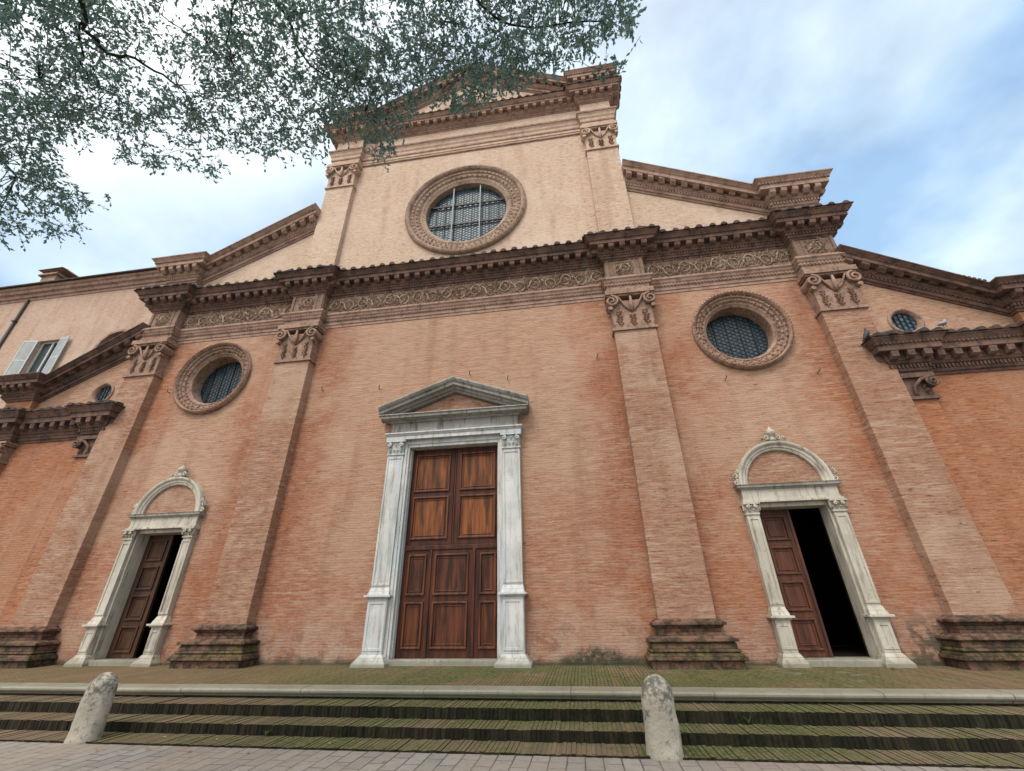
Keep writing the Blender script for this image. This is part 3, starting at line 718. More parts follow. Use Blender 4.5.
# ---- round windows
def oculus(name, cx, cz, ro, ri, gy, hexs, bars, bead=True, gm=GLASS, mt=T_CAP):
    w = child_empty(name, church)
    k = ro-ri
    prof = [(ro, .02), (ro, -.10), (ro-.03, -.15), (ro-k*.14, -.17), (ro-k*.22, -.12), (ro-k*.26, -.03), (ro-k*.30, -.05), (ro-k*.42, -.06), (ro-k*.46, .0),
            (ro-k*.52, -.01), (ro-k*.62, .01), (ro-k*.66, .06), (ro-k*.76, .06), (ro-k*.82, .04), (ro-k*.90, .08), (ri, .12), (ri, gy+.05)]
    if ro < 1: prof = [(ro, .02), (ro, -.03), (ro-.03, -.05), (ro-.07, -.045), (ri+.02, -.01), (ri, .03), (ri, gy+.05)]
    f = MB().ring(cx, cz, prof, 96, sm=False)
    if bead:
        b = MB()
        for (rr, y, n, a, r2) in ((ro-k*.36, -.06, int(ro*30), .06, .06), (ro-k*.57, -.01, int(ro*24), .065, .06), (ro-k*.71, .055, int(ro*34), .04, .04), (ro-k*.08, -.16, int(ro*60), .02, .025)):
            for i in range(n):
                th = 2*PI*i/n; c_, s_ = math.cos(th), math.sin(th); x, z = cx+rr*c_, cz+rr*s_
                tx, tz = -s_*r2*.8, c_*r2*.8; nx, nz = c_*a, s_*a
                b.add([(x+tx, y, z+tz), (x+nx, y, z+nz), (x-tx, y, z-tz), (x-nx, y, z-nz), (x, y-.04, z)], [(0,4,1), (1,4,2), (2,4,3), (3,4,0)])
    if bead: f.add(b.v, b.f)
    fo = f.build('frame', mt, w)
    q = circle(cx, cz, ri+.04, 48)
    g = MB().add([(x, gy, z) for x, z in q], [tuple(range(48))]).build('glass', gm, w)
    L = MB(); a = hexs; hh = a*math.sqrt(3)
    def inr(x, z): return math.hypot(x-cx, z-cz) < ri+.02
    nx_ = int(ri/(1.5*a))+2; nz_ = int(ri/hh)+2
    for i in range(-nx_, nx_+1):
        for j in range(-nz_, nz_+1):
            hx = cx+i*1.5*a; hz = cz+j*hh+(hh/2 if i % 2 else 0)
            P = [(hx+a*math.cos(PI/3*k_), hz+a*math.sin(PI/3*k_)) for k_ in range(6)]
            for k_ in range(3):
                p, q2 = P[k_], P[k_+1]
                if inr(*p) and inr(*q2): L.tube([(p[0], gy-.012, p[1]), (q2[0], gy-.012, q2[1])], .0115, 3, False)
    for x in [cx+ri*2*(i/5-.5) for i in range(1, 5)] if not bars else [cx+ri*2*(i/9-.5) for i in range(1, 9)]:
        hh_ = math.sqrt(max(0, ri*ri-(x-cx)**2)); L.box(x-.012, x+.012, gy-.035, gy-.01, cz-hh_, cz+hh_)
    L.build('lead_lattice', LEAD, w)
    if bars:
        B = MB()
        for d in (-.34, .34):
            x = cx+d*ri; hh_ = math.sqrt(ri*ri-(d*ri)**2); B.box(x-.022, x+.022, gy-.20, gy-.16, cz-hh_, cz+hh_); B.build('window_bar', BAR, w); B = MB()
        B = MB()
        for d in (-.30, .36):
            z = cz+d*ri; hh_ = math.sqrt(ri*ri-(d*ri)**2); B.box(cx-hh_, cx+hh_, gy-.10, gy-.05, z-.03, z+.03); B.build('window_crossbar', LEAD, w); B = MB()
    return w
oculus('round_window', 0, 14.82, 2.373, 1.60, .36, .075, True, mt=T_OC)
oculus('round_window', 8.40, 8.17, 1.335, .90, .52, .075, False, gm=GLASS_D)
oculus('round_window', -8.42, 8.18, 1.35, .90, .52, .075, False, gm=GLASS_D)
oculus('round_window', 0.0, 21.42, .66, .45, .25, .09, False, bead=False)
for s in (1, -1): oculus('round_window', s*12.62, 7.95, .43, .31, .09, .08, False, bead=False)

# ---- doors
def panel_leaf(name, x0, x1, z0, z1, y, cells, parent, fm, pm, th=.07, mm=None):
    """a leaf: frame slab + raised mouldings + fielded panels; cells of (x0,x1,z0,z1)"""
    f = MB()
    f.box(x0, x1, y+.03, y+th, z0, z1)
    xs = sorted({x0, x1}); 
    # stiles and rails as boxes around the cells
    cells = sorted(cells)
    cols = sorted({(a, b) for a, b, c, d in cells})
    ex = x0
    for a, b in cols:
        f.box(ex, a, y, y+.032, z0, z1); ex = b
        ez = z0
        for (c, d) in sorted((c, d) for aa, bb, c, d in cells if (aa, bb) == (a, b)):
            f.box(a-.001, b+.001, y+.001, y+.032, ez, c); ez = d
        f.box(a-.001, b+.001, y+.001, y+.032, ez, z1)
    f.box(ex, x1, y, y+.032, z0, z1)
    fo = f.build(name, fm, parent, bevel=.006)
    for a, b, c, d in cells:
        k = MB(); w = .045
        for (xa, xb, za, zb_) in ((a, b, c, c+w), (a, b, d-w, d), (a, a+w, c+w, d-w), (b-w, b, c+w, d-w)):
            k.box(xa, xb, y-.040, y+.03, za, zb_)
        i = .085
        for (xa, xb, za, zb_) in ((a+i, b-i, c+i, c+i+.02), (a+i, b-i, d-i-.02, d-i), (a+i, a+i+.02, c+i+.02, d-i-.02), (b-i-.02, b-i, c+i+.02, d-i-.02)):
            k.box(xa, xb, y-.006, y+.03, za, zb_)
        k.build('panel_moulding', mm or fm, fo, bevel=.010)
        MB().frust(a+w, b-w, y+.012, y+.03, c+w, a+w, b-w, y+.012, y+.03, d-w).build('door_panel', pm, fo)
    return fo
md = church; DOORS = []
yd = .17
top_cells = lambda a, b: [(a, b, 2.76, 3.86), (a, b, 3.99, 5.04)]
DOORS += [panel_leaf('upper_door_leaf', -DW, -.006, 2.62, DT-.01, yd, top_cells(-1.12, -.12), md, W_MAIN, W_PANEL, mm=W_MOULD)]
DOORS += [panel_leaf('upper_door_leaf', .006, DW, 2.62, DT-.01, yd, top_cells(.16, 1.15), md, W_MAIN, W_PANEL, mm=W_MOULD)]
DOORS += [MB().box(-DW, DW, yd-.035, yd+.03, 2.50, 2.612).build('door_rail', W_MAIN, md, bevel=.01)]
lowc = lambda a, b: [(a, b, .34, 1.32), (a, b, 1.46, 2.40)]
DOORS += [panel_leaf('lower_door_leaf', -DW, -.52, .16, 2.495, yd, lowc(-1.10, -.62), md, W_MAIN, W_PANEL_LOW, mm=W_MOULD)]
DOORS += [panel_leaf('lower_door_leaf', .62, DW, .16, 2.495, yd, lowc(.76, 1.17), md, W_MAIN, W_PANEL_LOW, mm=W_MOULD)]
DOORS += [panel_leaf('wicket_door', -.505, .605, .16, 2.495, yd-.012, lowc(-.40, .48), md, W_MAIN, W_PANEL_LOW, mm=W_MOULD)]
for x in (-.51, .61): DOORS.append(MB().box(x-.035, x+.035, yd-.045, yd-.0, .16, 2.50).build('door_stile', W_MAIN, md, bevel=.01))
DOORS.append(MB().box(.01, .05, yd-.03, yd, 2.612, DT-.01).build('door_stile', W_MAIN, md, bevel=.01))
for o in DOORS: o.location.x = MX
# leaves of the side doors : the left leaf stands shut, the right one open inwards
def side_door(c, fm, pm):
    d = church; x0, x1 = c-.75, c+.75; yy = .31
    mid = x0+.79
    cells = [(x0+.14, mid-.12, z, z+h_) for z, h_ in ((.28, .60), (1.01, .60), (1.74, .60), (2.47, .56))]
    panel_leaf('door_leaf', x0-.04, mid, .16, SDT+.1, yy, cells, d, fm, pm)
    # open leaf: stands at right angle inside
    f = MB(); f.box(x1+.10, x1+.86, yy+.22, yy+.28, .16, SDT+.08)
    for z, h_ in ((.28, .60), (1.01, .60), (1.74, .60), (2.47, .56)): f.box(x1+.22, x1+.74, yy+.195, yy+.221, z, z+h_)
    f.build('open_door_leaf', W_OLD, d, bevel=.006)
    MB().box(mid-.05, mid+.012, yy-.02, yy+.0, .16, SDT+.1).build('door_stile', fm, d, bevel=.006)
side_door(8.27, W_SIDE, W_SIDE); side_door(-8.27, W_OLD, W_OLD)

# ---- main portal
mp_ = child_empty('main_portal', church); mp_.location.x = MX
def ped_pil(parent, x0, x1, y, zcap, zped, base_e, mat, orn=False, zt=None):
    c = (x0+x1)/2
    b = MB(); e = base_e
    b.frust(x0-e, x1+e, y-e-.05, 0, -.03, x0-e, x1+e, y-e-.05, 0, .09)
    b.frust(x0-e, x1+e, y-e-.05, 0, .09, x0-e*.45, x1+e*.45, y-e*.5-.05, 0, .20); b.frust(x0-e*.5, x1+e*.5, y-e*.5-.05, 0, .20, x0-.02, x1+.02, y-.07, 0, .27)
    b.box(x0-.015, x1+.015, y-.06, 0, .27, zped)
    w = .06
    for (xa, xb, za, zb_) in ((x0, x0+w, .33, zped-.06), (x1-w, x1, .33, zped-.06), (x0+w, x1-w, .33, .33+w), (x0+w, x1-w, zped-.06-w, zped-.06)):
        b.box(xa, xb, y-.075, y-.059, za, zb_)
    b.box(x0-.05, x1+.05, y-.10, 0, zped, zped+.03); b.box(x0-.10, x1+.10, y-.15, 0, zped+.03, zped+.075)
    b.frust(x0-.045, x1+.045, y-.09, 0, zped+.075, x0-.03, x1+.03, y-.06, 0, zped+.15); b.frust(x0-.03, x1+.03, y-.05, 0, zped+.15, x0-.005, x1+.005, y-.01, 0, zped+.24)
    b.build('pedestal', mat, parent, bevel=.012)
    s = MB(); s.box(x0, x1, y, 0, zped+.24, zcap)
    w = .05
    for (xa, xb, za, zb_) in ((x0, x0+w, zped+.28, zcap-.06), (x1-w, x1, zped+.28, zcap-.06), (x0+w, x1-w, zcap-.06-w, zcap-.06), (x0+w, x1-w, zped+.28, zped+.28+w)):
        s.box(xa, xb, y-.018, y+.001, za, zb_)
    s.build('portal_pilaster', mat, parent, bevel=.006)
    k = MB(); o = MB(); H = (zt or zcap+.42)-zcap
    k.box(x0-.02, x1+.02, y-.03, 0, zcap, zcap+.04)
    k.frust(x0+.01, x1-.01, y-.01, 0, zcap+.04, x0-.01, x1+.01, y-.05, 0, zcap+H*.85)
    for q in (-1, 1):
        cx = c+q*((x1-x0)/2-.05); sp = spiral(cx, zcap+H*.68, H*.15, 1.4, PI/2, q, 14)
        k.tube([(a, y-.085, b_) for a, b_ in sp], .022, 5)
        for j in range(4): leafb(k, c+q*.13, zcap+.06+j*H*.12, y-.03, PI/2-q*.7, .11, .035, .05)
    for j in range(4): leafb(k, c+(j-1.5)*.1, zcap+.05, y-.02, PI/2, H*.42, .045, .06)
    leafb(k, c, zcap+H*.5, y-.05, PI/2, H*.4, .04, .05)
    k.box(x0-.05, x1+.05, y-.10, 0, zcap+H*.86, zcap+H-.003)
    k.build('portal_capital', mat, parent)
for s in (-1, 1):
    x0, x1 = sorted((s*1.40, s*1.86))
    ped_pil(mp_, x0, x1, -.16, 4.98, 1.40, .17, M_MAIN, zt=5.40)
j = MB()
for s in (-1, 1):
    x0, x1 = sorted((s*DW, s*1.40))
    j.box(x0, x1, -.10, .26, .15, 5.22+.0)
    a, b = sorted((s*(DW+.06), s*1.40)); j.box(a, b, -.135, -.099, .15, 5.28)
    a, b = sorted((s*DW, s*(DW-.03))); j.box(a, b, .0, .16, .15, 5.19)
j.build('door_jamb', M_MAIN, mp_, bevel=.008)
j = MB()
j.box(-1.40, 1.40, -.10, .26, 5.20, 5.34); j.box(-1.40, 1.40, -.13, .1, 5.282, 5.40)
j.box(-1.92, 1.92, -.25, 0, 5.402, 5.50); j.frust(-1.92, 1.92, -.25, 0, 5.50, -1.97, 1.97, -.30, 0, 5.56); j.box(-1.97, 1.97, -.31, 0, 5.56, 5.60)
j.build('portal_architrave', M_MAIN, mp_, bevel=.006)
j = MB(); j.box(-1.84, 1.84, -.17, 0, 5.60, 5.93); j.box(-1.80, -.02, -.185, -.168, 5.63, 5.90); j.box(.0, 1.80, -.184, -.168, 5.63, 5.90)
j.build('portal_frieze', M_TOP, mp_, bevel=.006)
j = MB()
j.sweep([(-1.84, 0, 5.93), (-1.84, -.17, 5.93), (1.84, -.17, 5.93), (1.84, 0, 5.93)], [(-.1, 0), (.03, 0), (.06, .05), (.16, .06), (.26, .07), (.27, .13), (.31, .15), (.31, .18), (-.1, .18)])
rk = lambda x: 6.10+(2.0-abs(x))*.37
tp = [(-2.20, rk(2.2)-.01), (2.20, rk(2.2)-.01)]
prof = [(-.1, 0), (.05, 0), (.06, .05), (.14, .06), (.15, .12), (.27, .13), (.28, .20), (.34, .24), (.38, .30), (.38, .34), (-.1, .36)]
j.sweep([(-2.16, -.17, rk(2.16)-.03), (0, -.17, rk(0)-.03), (2.16, -.17, rk(2.16)-.03)], prof)
j.build('pediment', M_TOP, mp_, bevel=.006)
MB().prism_y([(-1.75, 6.10), (1.75, 6.10), (0, 6.80)], -.10, 0).build('tympanum', B_PIL, mp_)
MB().box(-1.40, 1.40, -.12, .30, -.02, .155).build('threshold', M_EDGE, mp_, bevel=.01)

# ---- side portals
def side_portal(c):
    p = child_empty('side_portal', church)
    for s in (-1, 1):
        x0, x1 = sorted((c+s*.80, c+s*1.07))
        ped_pil(p, x0, x1, -.13, 3.0, .86, .13, M_SIDE, zt=3.26)
    j = MB()
    for s in (-1, 1):
        a, b = sorted((c+s*.75, c+s*.80)); j.box(a, b, -.05, 0, .15, SDT)
        a, b = sorted((c+s*.75, c+s*.83)); j.box(a, b, 0, .32, .15, SDT+.0)
    j.build('door_jamb', M_SIDE, p, bevel=.006)
    j = MB(); j.box(c-.80, c+.80, -.05, .34, SDT, 3.26); j.box(c-1.10, c+1.10, -.20, 0, 3.262, 3.31); j.box(c-1.07, c+1.07, -.15, 0, 3.31, 3.36)
    j.build('lintel', M_SIDE, p, bevel=.006)
    MB().box(c-1.05, c+1.05, -.14, 0, 3.36, 3.56).build('portal_frieze', M_SIDE, p)
    j = MB(); j.sweep([(c-1.05, 0, 3.56), (c-1.05, -.13, 3.56), (c+1.05, -.13, 3.56), (c+1.05, 0, 3.56)], [(-.1, 0), (.02, 0), (.05, .04), (.09, .05), (.10, .10), (.12, .12), (-.1, .125)])
    j.build('portal_cornice', M_TOP, p, bevel=.004)
    j = MB(); j.ring(c, 3.69, [(.83, 0), (.83, -.09), (.86, -.11), (.88, -.10), (.90, -.13), (.95, -.14), (.97, -.17), (1.0, -.19), (1.04, -.19), (1.05, -.17), (1.05, 0)], 40, 0, PI)
    j.build('arch_moulding', M_SIDE, p)
    q = [(c+.84*math.cos(PI*i/24), 3.685+.84*math.sin(PI*i/24)) for i in range(25)]
    MB().prism_y(q, -.03, 0.0).build('lunette', B_PIL, p)
    k = MB()
    k.lathe([(.05, 4.73), (.10, 4.76), (.05, 4.82), (.045, 4.86), (.085, 4.90), (.115, 4.95), (.105, 5.0), (.055, 5.06), (.015, 5.10), (.012, 5.13)], (c, -.12, 0), 14)
    k.build('finial', M_SIDE, p)
    k = MB()
    for s in (-1, 1):
        sp = spiral(c+s*.13, 4.83, .075, 1.5, PI*1.2 if s > 0 else -PI*.2, -s, 16); k.tube([(a, -.13, b) for a, b in sp], .022, 6)
        sp = spiral(c+s*.27, 4.79, .05, 1.3, PI/2, s, 14); k.tube([(a, -.13, b) for a, b in sp], .018, 6)
        for i in range(4): leafb(k, c+s*.22, 4.76, -.13, PI/2-s*(.2+.35*i), .13, .022, .05)
        # corner scrolls on the cornice ends
        for (ox, oz, R) in ((1.10, 3.76, .075), (1.10, 3.92, .06), (1.03, 4.03, .045)):
            sp = spiral(c+s*ox, oz, R, 1.5, PI/2, s, 16); k.tube([(a, -.13, b) for a, b in sp], .020, 6)
        for i in range(4): leafb(k, c+s*1.05, 3.88, -.12, (PI/2-s*(.5+.35*i)), .18, .025, .05)
    k.build('scroll_ornament', M_SIDE, p)
    MB().box(c-.80, c+.80, -.16, .5, -.02, .15).build('threshold', M_EDGE, p, bevel=.01)
side_portal(8.27); side_portal(-8.27)
# iron hooks left in the brickwork
for x, z in ((-9.92, 7.74), (1.6, 7.16), (9.95, 6.6), (-4.3, 7.32), (.44, 7.44), (4.26, 7.65), (-2.4, 7.2), (7.6, 6.6)):
    MB().tube([(x, .02, z), (x, -.10, z), (x+.02, -.13, z+.04), (x+.02, -.12, z+.10)], .012, 6).build('iron_hook', IRON, church)

# ================================================================== CONVENT BUILDING BEHIND LEFT
cv = empty('convent_building', (-24, 4, 0), 'pale brick building with a chimney and an open grey shuttered window behind the left wing', 'building')
def loc(m): m.v = [(x+24, y-4, z) for x, y, z in m.v]; return m
m = MB(); YB = 4.0
wx0, wx1, wz0, wz1 = -24.0, -22.62, 11.6, 14.0
wall_face(m, [(-42, ST_Z), (-11.55, ST_Z), (-11.55, 17.3), (-42, 17.3)], [[(wx0, wz0), (wx1, wz0), (wx1, wz1), (wx0, wz1)], [(-19.1+1.05*math.cos(2*PI*i/32), 13.0+1.05*math.sin(2*PI*i/32)) for i in range(32)]], YB)
m.box(-42, -11.6, YB+.9, YB+9, 0, 17.2); m.box(-42.2, -41.9, YB+.01, YB+9, 0, 17.2)
for (a, b, c, d) in ((wx0-.0, wx0, 0, 0),): pass
m.add([(wx0,YB,wz0),(wx0,YB+.5,wz0),(wx0,YB+.5,wz1),(wx0,YB,wz1)], [(0,1,2,3)]); m.add([(wx1,YB,wz0),(wx1,YB+.5,wz0),(wx1,YB+.5,wz1),(wx1,YB,wz1)], [(3,2,1,0)])
m.add([(wx0,YB,wz1),(wx0,YB+.5,wz1),(wx1,YB+.5,wz1),(wx1,YB,wz1)], [(0,1,2,3)]); m.add([(wx0,YB,wz0),(wx0,YB+.5,wz0),(wx1,YB+.5,wz0),(wx1,YB,wz0)], [(3,2,1,0)])
loc(m).build('wall', B_BACK, cv)
m = MB(); m.sweep([(-42, YB, 17.0), (-11.6, YB, 17.0)], [(-.05, 0), (.04, 0), (.06, .14), (.14, .16), (.18, .32), (.30, .36), (.34, .52), (.42, .55), (.46, .68), (-.05, .70)])
loc(m).build('eave_cornice', T_MID, cv)
m = MB(); m.add([(-42.3, YB-.6, 17.68), (-11.6, YB-.6, 17.68), (-11.6, YB+5, 19.4), (-42.3, YB+5, 19.4), (-42.3, YB+9.6, 17.6), (-11.6, YB+9.6, 17.6), (-42.3, YB-.6, 17.75), (-11.6, YB-.6, 17.75), (-11.6, YB+5, 19.5), (-42.3, YB+5, 19.5)],
      [(0,1,7,6), (6,7,8,9), (9,8,5,4), (1,2,8,7), (0,6,9,3), (3,2,1,0)])
loc(m).build('roof', TILE, cv)
m = MB(); m.box(-27.55, -26.5, YB+.45, YB+1.35, 17.5, 19.35); m.box(-27.7, -26.35, YB+.3, YB+1.5, 19.35, 19.45)
for x in (-27.5, -27.1, -26.7): m.box(x, x+.14, YB+.45, YB+1.35, 19.45, 19.7)
m.frust(-27.75, -26.0, YB+.2, YB+1.6, 19.7, -27.45, -26.3, YB+.6, YB+1.2, 19.95)
loc(m).build('chimney', T_MID, cv)
w = child_empty('window', cv)
m = MB(); 
for (a, b, c, d) in ((wx0, wx0+.08, wz0, wz1), (wx1-.08, wx1, wz0, wz1), (wx0+.08, wx1-.08, wz1-.08, wz1), (wx0+.08, wx1-.08, wz0, wz0+.08), ((wx0+wx1)/2-.05, (wx0+wx1)/2+.05, wz0+.08, wz1-.08)): m.box(a, b, YB+.16, YB+.22, c, d)
loc(m).build('window_frame', SHUT, w)
m = MB(); m.box(wx0+.05, wx1-.05, YB+.24, YB+.25, wz0+.05, wz1-.05); loc(m).build('pane', GLASS_W, w)
m = MB(); m.box(wx0-.12, wx1+.12, YB-.10, YB+.12, wz0-.14, wz0); loc(m).build('sill', PLAIN, w)
for s, hx in ((-1, wx0), (1, wx1)):
    m = MB(); W_ = .72; a = math.radians(10)
    def sh(x0, x1, y0, y1, z0, z1):
        q = []
        for z in (z0, z1):
            for (u, v) in ((x0, y0), (x1, y0), (x1, y1), (x0, y1)): q.append((hx+s*(u*math.cos(a))-0*v, YB-.03-u*math.sin(a)-v, z))
        m.hexa(q)
    for (a0, a1) in ((0, .07), (W_-.07, W_)): sh(a0, a1, 0, .04, wz0, wz1)
    for z in (wz0, (wz0+wz1)/2-.05, wz1-.1): sh(.07, W_-.07, 0, .039, z, z+.1)
    z = wz0+.13
    while z < wz1-.12:
        if abs(z-(wz0+wz1)/2) > .08: sh(.07, W_-.07, .008, .03, z, z+.035)
        z += .055
    loc(m).build('shutter', SHUT, w)
m = MB(); q = circle(-19.1, 13.0, 1.05, 40)
m.add([(x, YB+.35, z) for x, z in q], [tuple(range(40))]); loc(m).build('arched_window', GLASS_W, cv)
m = MB(); m.ring(-19.1, 13.0, [(1.18, 0), (1.18, -.04), (1.05, -.04), (1.05, .36)], 40, base_y=YB); loc(m).build('window_surround', T_MID, cv)
m = MB(); m.tube([(-26.42, YB-.08, 17.02), (-26.42, YB-.08, .2)], .07, 8)
for z in (15.5, 12.5, 9.5): m.box(-26.53, -26.31, YB-.18, YB, z, z+.05)
loc(m).build('downpipe', IRON, cv)

# ================================================================== BOLLARDS
def bollard(x, y, label, seed, lean):
    rnd = random.Random(seed); m = MB(); n = 28; prof = []
    hgt = .845
    for i in range(13): prof.append((.215-.020*i/12+rnd.uniform(-.003, .003), .60*i/12))
    for i in range(1, 9):
        a = PI/2*i/8; prof.append((.195*math.cos(a)+.004, .60+(hgt-.60)*math.sin(a)))
    m.lathe(prof, (0, 0, 0), n, .88)
    vs = []
    for (a, b, c) in m.v:
        k = 1+.06*noise.noise(Vector((a*5, b*5, c*5+seed*3)))+.05*noise.noise(Vector((a*20, b*20, c*20+seed)))
        vs.append((a*k+lean*c, b*k, c-.03))
    m.v = vs
    o = m.build('bollard', STONE); o.location = (x, y, ST_Z)
    tag(o, label, 'bollard', 'stone bollards at the foot of the steps'); return o
bollard(4.09, -4.30, 'upright round-topped stone bollard in front of the inner right pilaster, dark lichen on top', 1, 0.0)
bollard(-3.93, -4.27, 'round-topped stone bollard near the left side door, pale with grey blotches', 2, .02)

# ================================================================== PIGEONS on the right wing cornice
def pigeon(x, y, z, rz, label, c, tilt=0):
    pm = flat('pigeon_feathers', c, .7, .3, var=.4, sc_=18)
    r = empty('pigeon', (x, y, z), label, 'pigeon', 'pigeons on the tiled cornice of the right wing')
    m = MB()
    m.tube([(-.17, 0, .07), (-.12, 0, .085), (-.06, 0, .11), (0, 0, .125), (.05, 0, .145), (.08, 0, .175), (.095, 0, .205), (.11, 0, .235), (.13, 0, .245), (.145, 0, .240)],
           [.012, .028, .05, .062, .060, .045, .032, .030, .022, .008], 12)
    m.build('body', pm, r)
    for s in (-1, 1):
        MB().tube([(.05, s*.045, .14), (-.02, s*.060, .125), (-.11, s*.045, .095), (-.18, s*.015, .075)], [.02, .036, .028, .006], 8, flat=.55).build('wing', pm, r)
        MB().tube([(.0, s*.025, .09), (.005, s*.027, .02), (.0, s*.027, .0), (.035, s*.03, .0)], [.010, .007, .006, .005], 5).build('leg', IRON, r)
    MB().tube([(.14, 0, .240), (.168, 0, .232)], [.007, .002], 5).build('beak', IRON, r)
    r.rotation_euler = (0, tilt, rz); return r
pigeon(11.12, -.66, 7.17, -.2, 'dark grey pigeon perched on the outer left corner of the right wing cornice', (.06, .065, .07), -.65)
pigeon(12.82, -.70, 7.24, .3, 'pale grey pigeon among the roof tiles midway along the right wing cornice', (.30, .31, .33))

# ================================================================== TREE over the viewer
tree = empty('tree', (-3.6, -13.6, ST_Z), 'leafy green tree whose backlit branches hang over the upper left of the facade', 'tree')
TO = Vector((-3.6, -13.6, ST_Z))
EDGE = [(-400, 300), (0, 247), (45, 240), (75, 238), (92, 222), (106, 206), (110, 138), (120, 160), (150, 176), (175, 172), (198, 188), (215, 180), (224, 150), (245, 155), (270, 166), (298, 158), (322, 166),
        (333, 118), (345, 130), (360, 148), (378, 166), (394, 160), (404, 122), (430, 102), (470, 118), (500, 96), (530, 92), (560, 70), (590, 60), (608, 46), (632, 44), (640, 0), (640, -60), (900, -240)]
def vmax(u):
    for (a, b), (c, d) in zip(EDGE, EDGE[1:]):
        if a <= u <= c: return b+(d-b)*(u-a)/max(1e-6, c-a)
    return -999
def canopy(u, v, slack=0):
    if not (-400 <= u <= 900): return False
    if v > vmax(u)+slack: return False
    if 56 < u < 112 and v > 136:           # bay of open sky between the two lower boughs
        lim = 186+(u-56)*.1
        if v < lim-(8 if u < 62 else 0): return False
    return True
limbs = []
def limb(pts, r0_, r1_):
    P = [Vector(p) for p in pts]; out = []
    for i in range(len(P)-1):
        p0 = P[max(0, i-1)]; p1 = P[i]; p2 = P[i+1]; p3 = P[min(len(P)-1, i+2)]
        for k in range(6):
            t_ = k/6; out.append(.5*((2*p1)+(-p0+p2)*t_+(2*p0-5*p1+4*p2-p3)*t_*t_+(-p0+3*p1-3*p2+p3)*t_**3))
    out.append(P[-1]); n = len(out)
    for q in out[1:-1]: q += Vector([random.uniform(-.04, .04) for _ in range(3)])
    limbs.append((out, [r0_+(r1_-r0_)*(i/(n-1))**.8 for i in range(n)]))
    return out
def ray_pt(u, v, d): return CAM+px_dir(u, v).normalized()*d
top = TO+Vector((.1, .1, 4.9))
H1 = limb([top+Vector((0,0,-.4)), top+Vector((1.2, 1.0, 1.2)), ray_pt(30, -60, 8.2), ray_pt(95, 42, 8.0), ray_pt(135, 62, 7.9), ray_pt(185, 95, 8.2), ray_pt(200, 150, 8.6)], .13, .012)
H2 = limb([top, top+Vector((.2, 1.6, .8)), ray_pt(-90, 40, 8.5), ray_pt(-30, 120, 8.6), ray_pt(20, 175, 8.8), ray_pt(80, 200, 9.0)], .11, .010)
H3 = limb([top, top+Vector((2.2, .9, 1.9)), ray_pt(180, -120, 7.2), ray_pt(270, -10, 6.9), ray_pt(310, 60, 6.9), ray_pt(370, 120, 6.8)], .12, .012)
H4 = limb([top, top+Vector((3.0, .2, 2.2)), ray_pt(330, -230, 6.6), ray_pt(440, -60, 6.4), ray_pt(500, 20, 6.2), ray_pt(590, 20, 6.2), ray_pt(625, 32, 6.2)], .11, .008)
limb([H4[18], ray_pt(450, 10, 6.3), ray_pt(460, 80, 6.4)], .035, .008)
limb([H3[16], ray_pt(230, 20, 7.2), ray_pt(240, 80, 7.4), ray_pt(300, 130, 7.4)], .04, .008)
limb([H1[15], ray_pt(80, 60, 8.1), ray_pt(98, 85, 8.2), ray_pt(104, 110, 8.4)], .04, .008)
limb([H1[12], ray_pt(140, -10, 7.7), ray_pt(170, 20, 7.6), ray_pt(230, 60, 7.7)], .04, .008)
limb([H2[14], ray_pt(-20, 60, 8.7), ray_pt(30, 80, 8.9), ray_pt(60, 110, 9.0)], .04, .008)
limb([H4[20], ray_pt(520, 50, 6.3), ray_pt(590, 66, 6.2), ray_pt(624, 68, 6.2)], .014, .004)
for dx_, dy2, dz2 in ((-3, .5, 2.2), (-2, -2.5, 3), (1.5, -3, 3), (-.5, -1, 4.5), (2.5, -1.5, 4.2), (-3.5, 2.6, 2.8)):
    limb([top, top+Vector((dx_*.4, dy2*.4, dz2*.6)), top+Vector((dx_, dy2, dz2))], .09, .012)
ALLP = [p for l, r in limbs for p in l[4:]]
lf = MB(); tw = MB()
def add_leaf(c, d, L, W):
    s_ = d.cross(Vector((random.gauss(0,1), random.gauss(0,1), random.gauss(0,1))))
    if s_.length < 1e-3: return
    s_.normalize(); nrm = d.cross(s_); mid = c+d*L*.5
    lf.add([c, mid-s_*W*.5+nrm*W*.15, c+d*L, mid+s_*W*.5+nrm*W*.15], [(0,1,2,3)])
def cluster(c, rad, n, droop=.75, twig=True):
    near = min(ALLP, key=lambda q: (q-c).length_squared)
    dvec = (c-near)
    if twig and dvec.length < .9 and random.random() < .08:
        mid = (near+c)/2+Vector((0, 0, .08))
        tw.tube([near-TO, mid-TO, c-TO], [.006, .004, .002], 3, False)
    for k in range(2):
        ax = Vector((random.gauss(0, .6), random.gauss(0, .6), -droop+random.gauss(0, .4))).normalized()
        ln = rad*random.uniform(.8, 1.5); st_ = c+Vector([random.gauss(0, rad*.35) for _ in range(3)])
        tw.tube([st_-TO, st_+ax*ln-TO], [.003, .0012], 3, False)
        for j in range(n//2):
            t_ = (j+.5)/(n/2); p = st_+ax*ln*t_
            d = (ax+Vector([random.gauss(0, .75) for _ in range(3)])).normalized()
            add_leaf(p-TO, d, random.uniform(.040, .072), random.uniform(.023, .036))
rnd = random.Random(11); tries = 0; made = 0
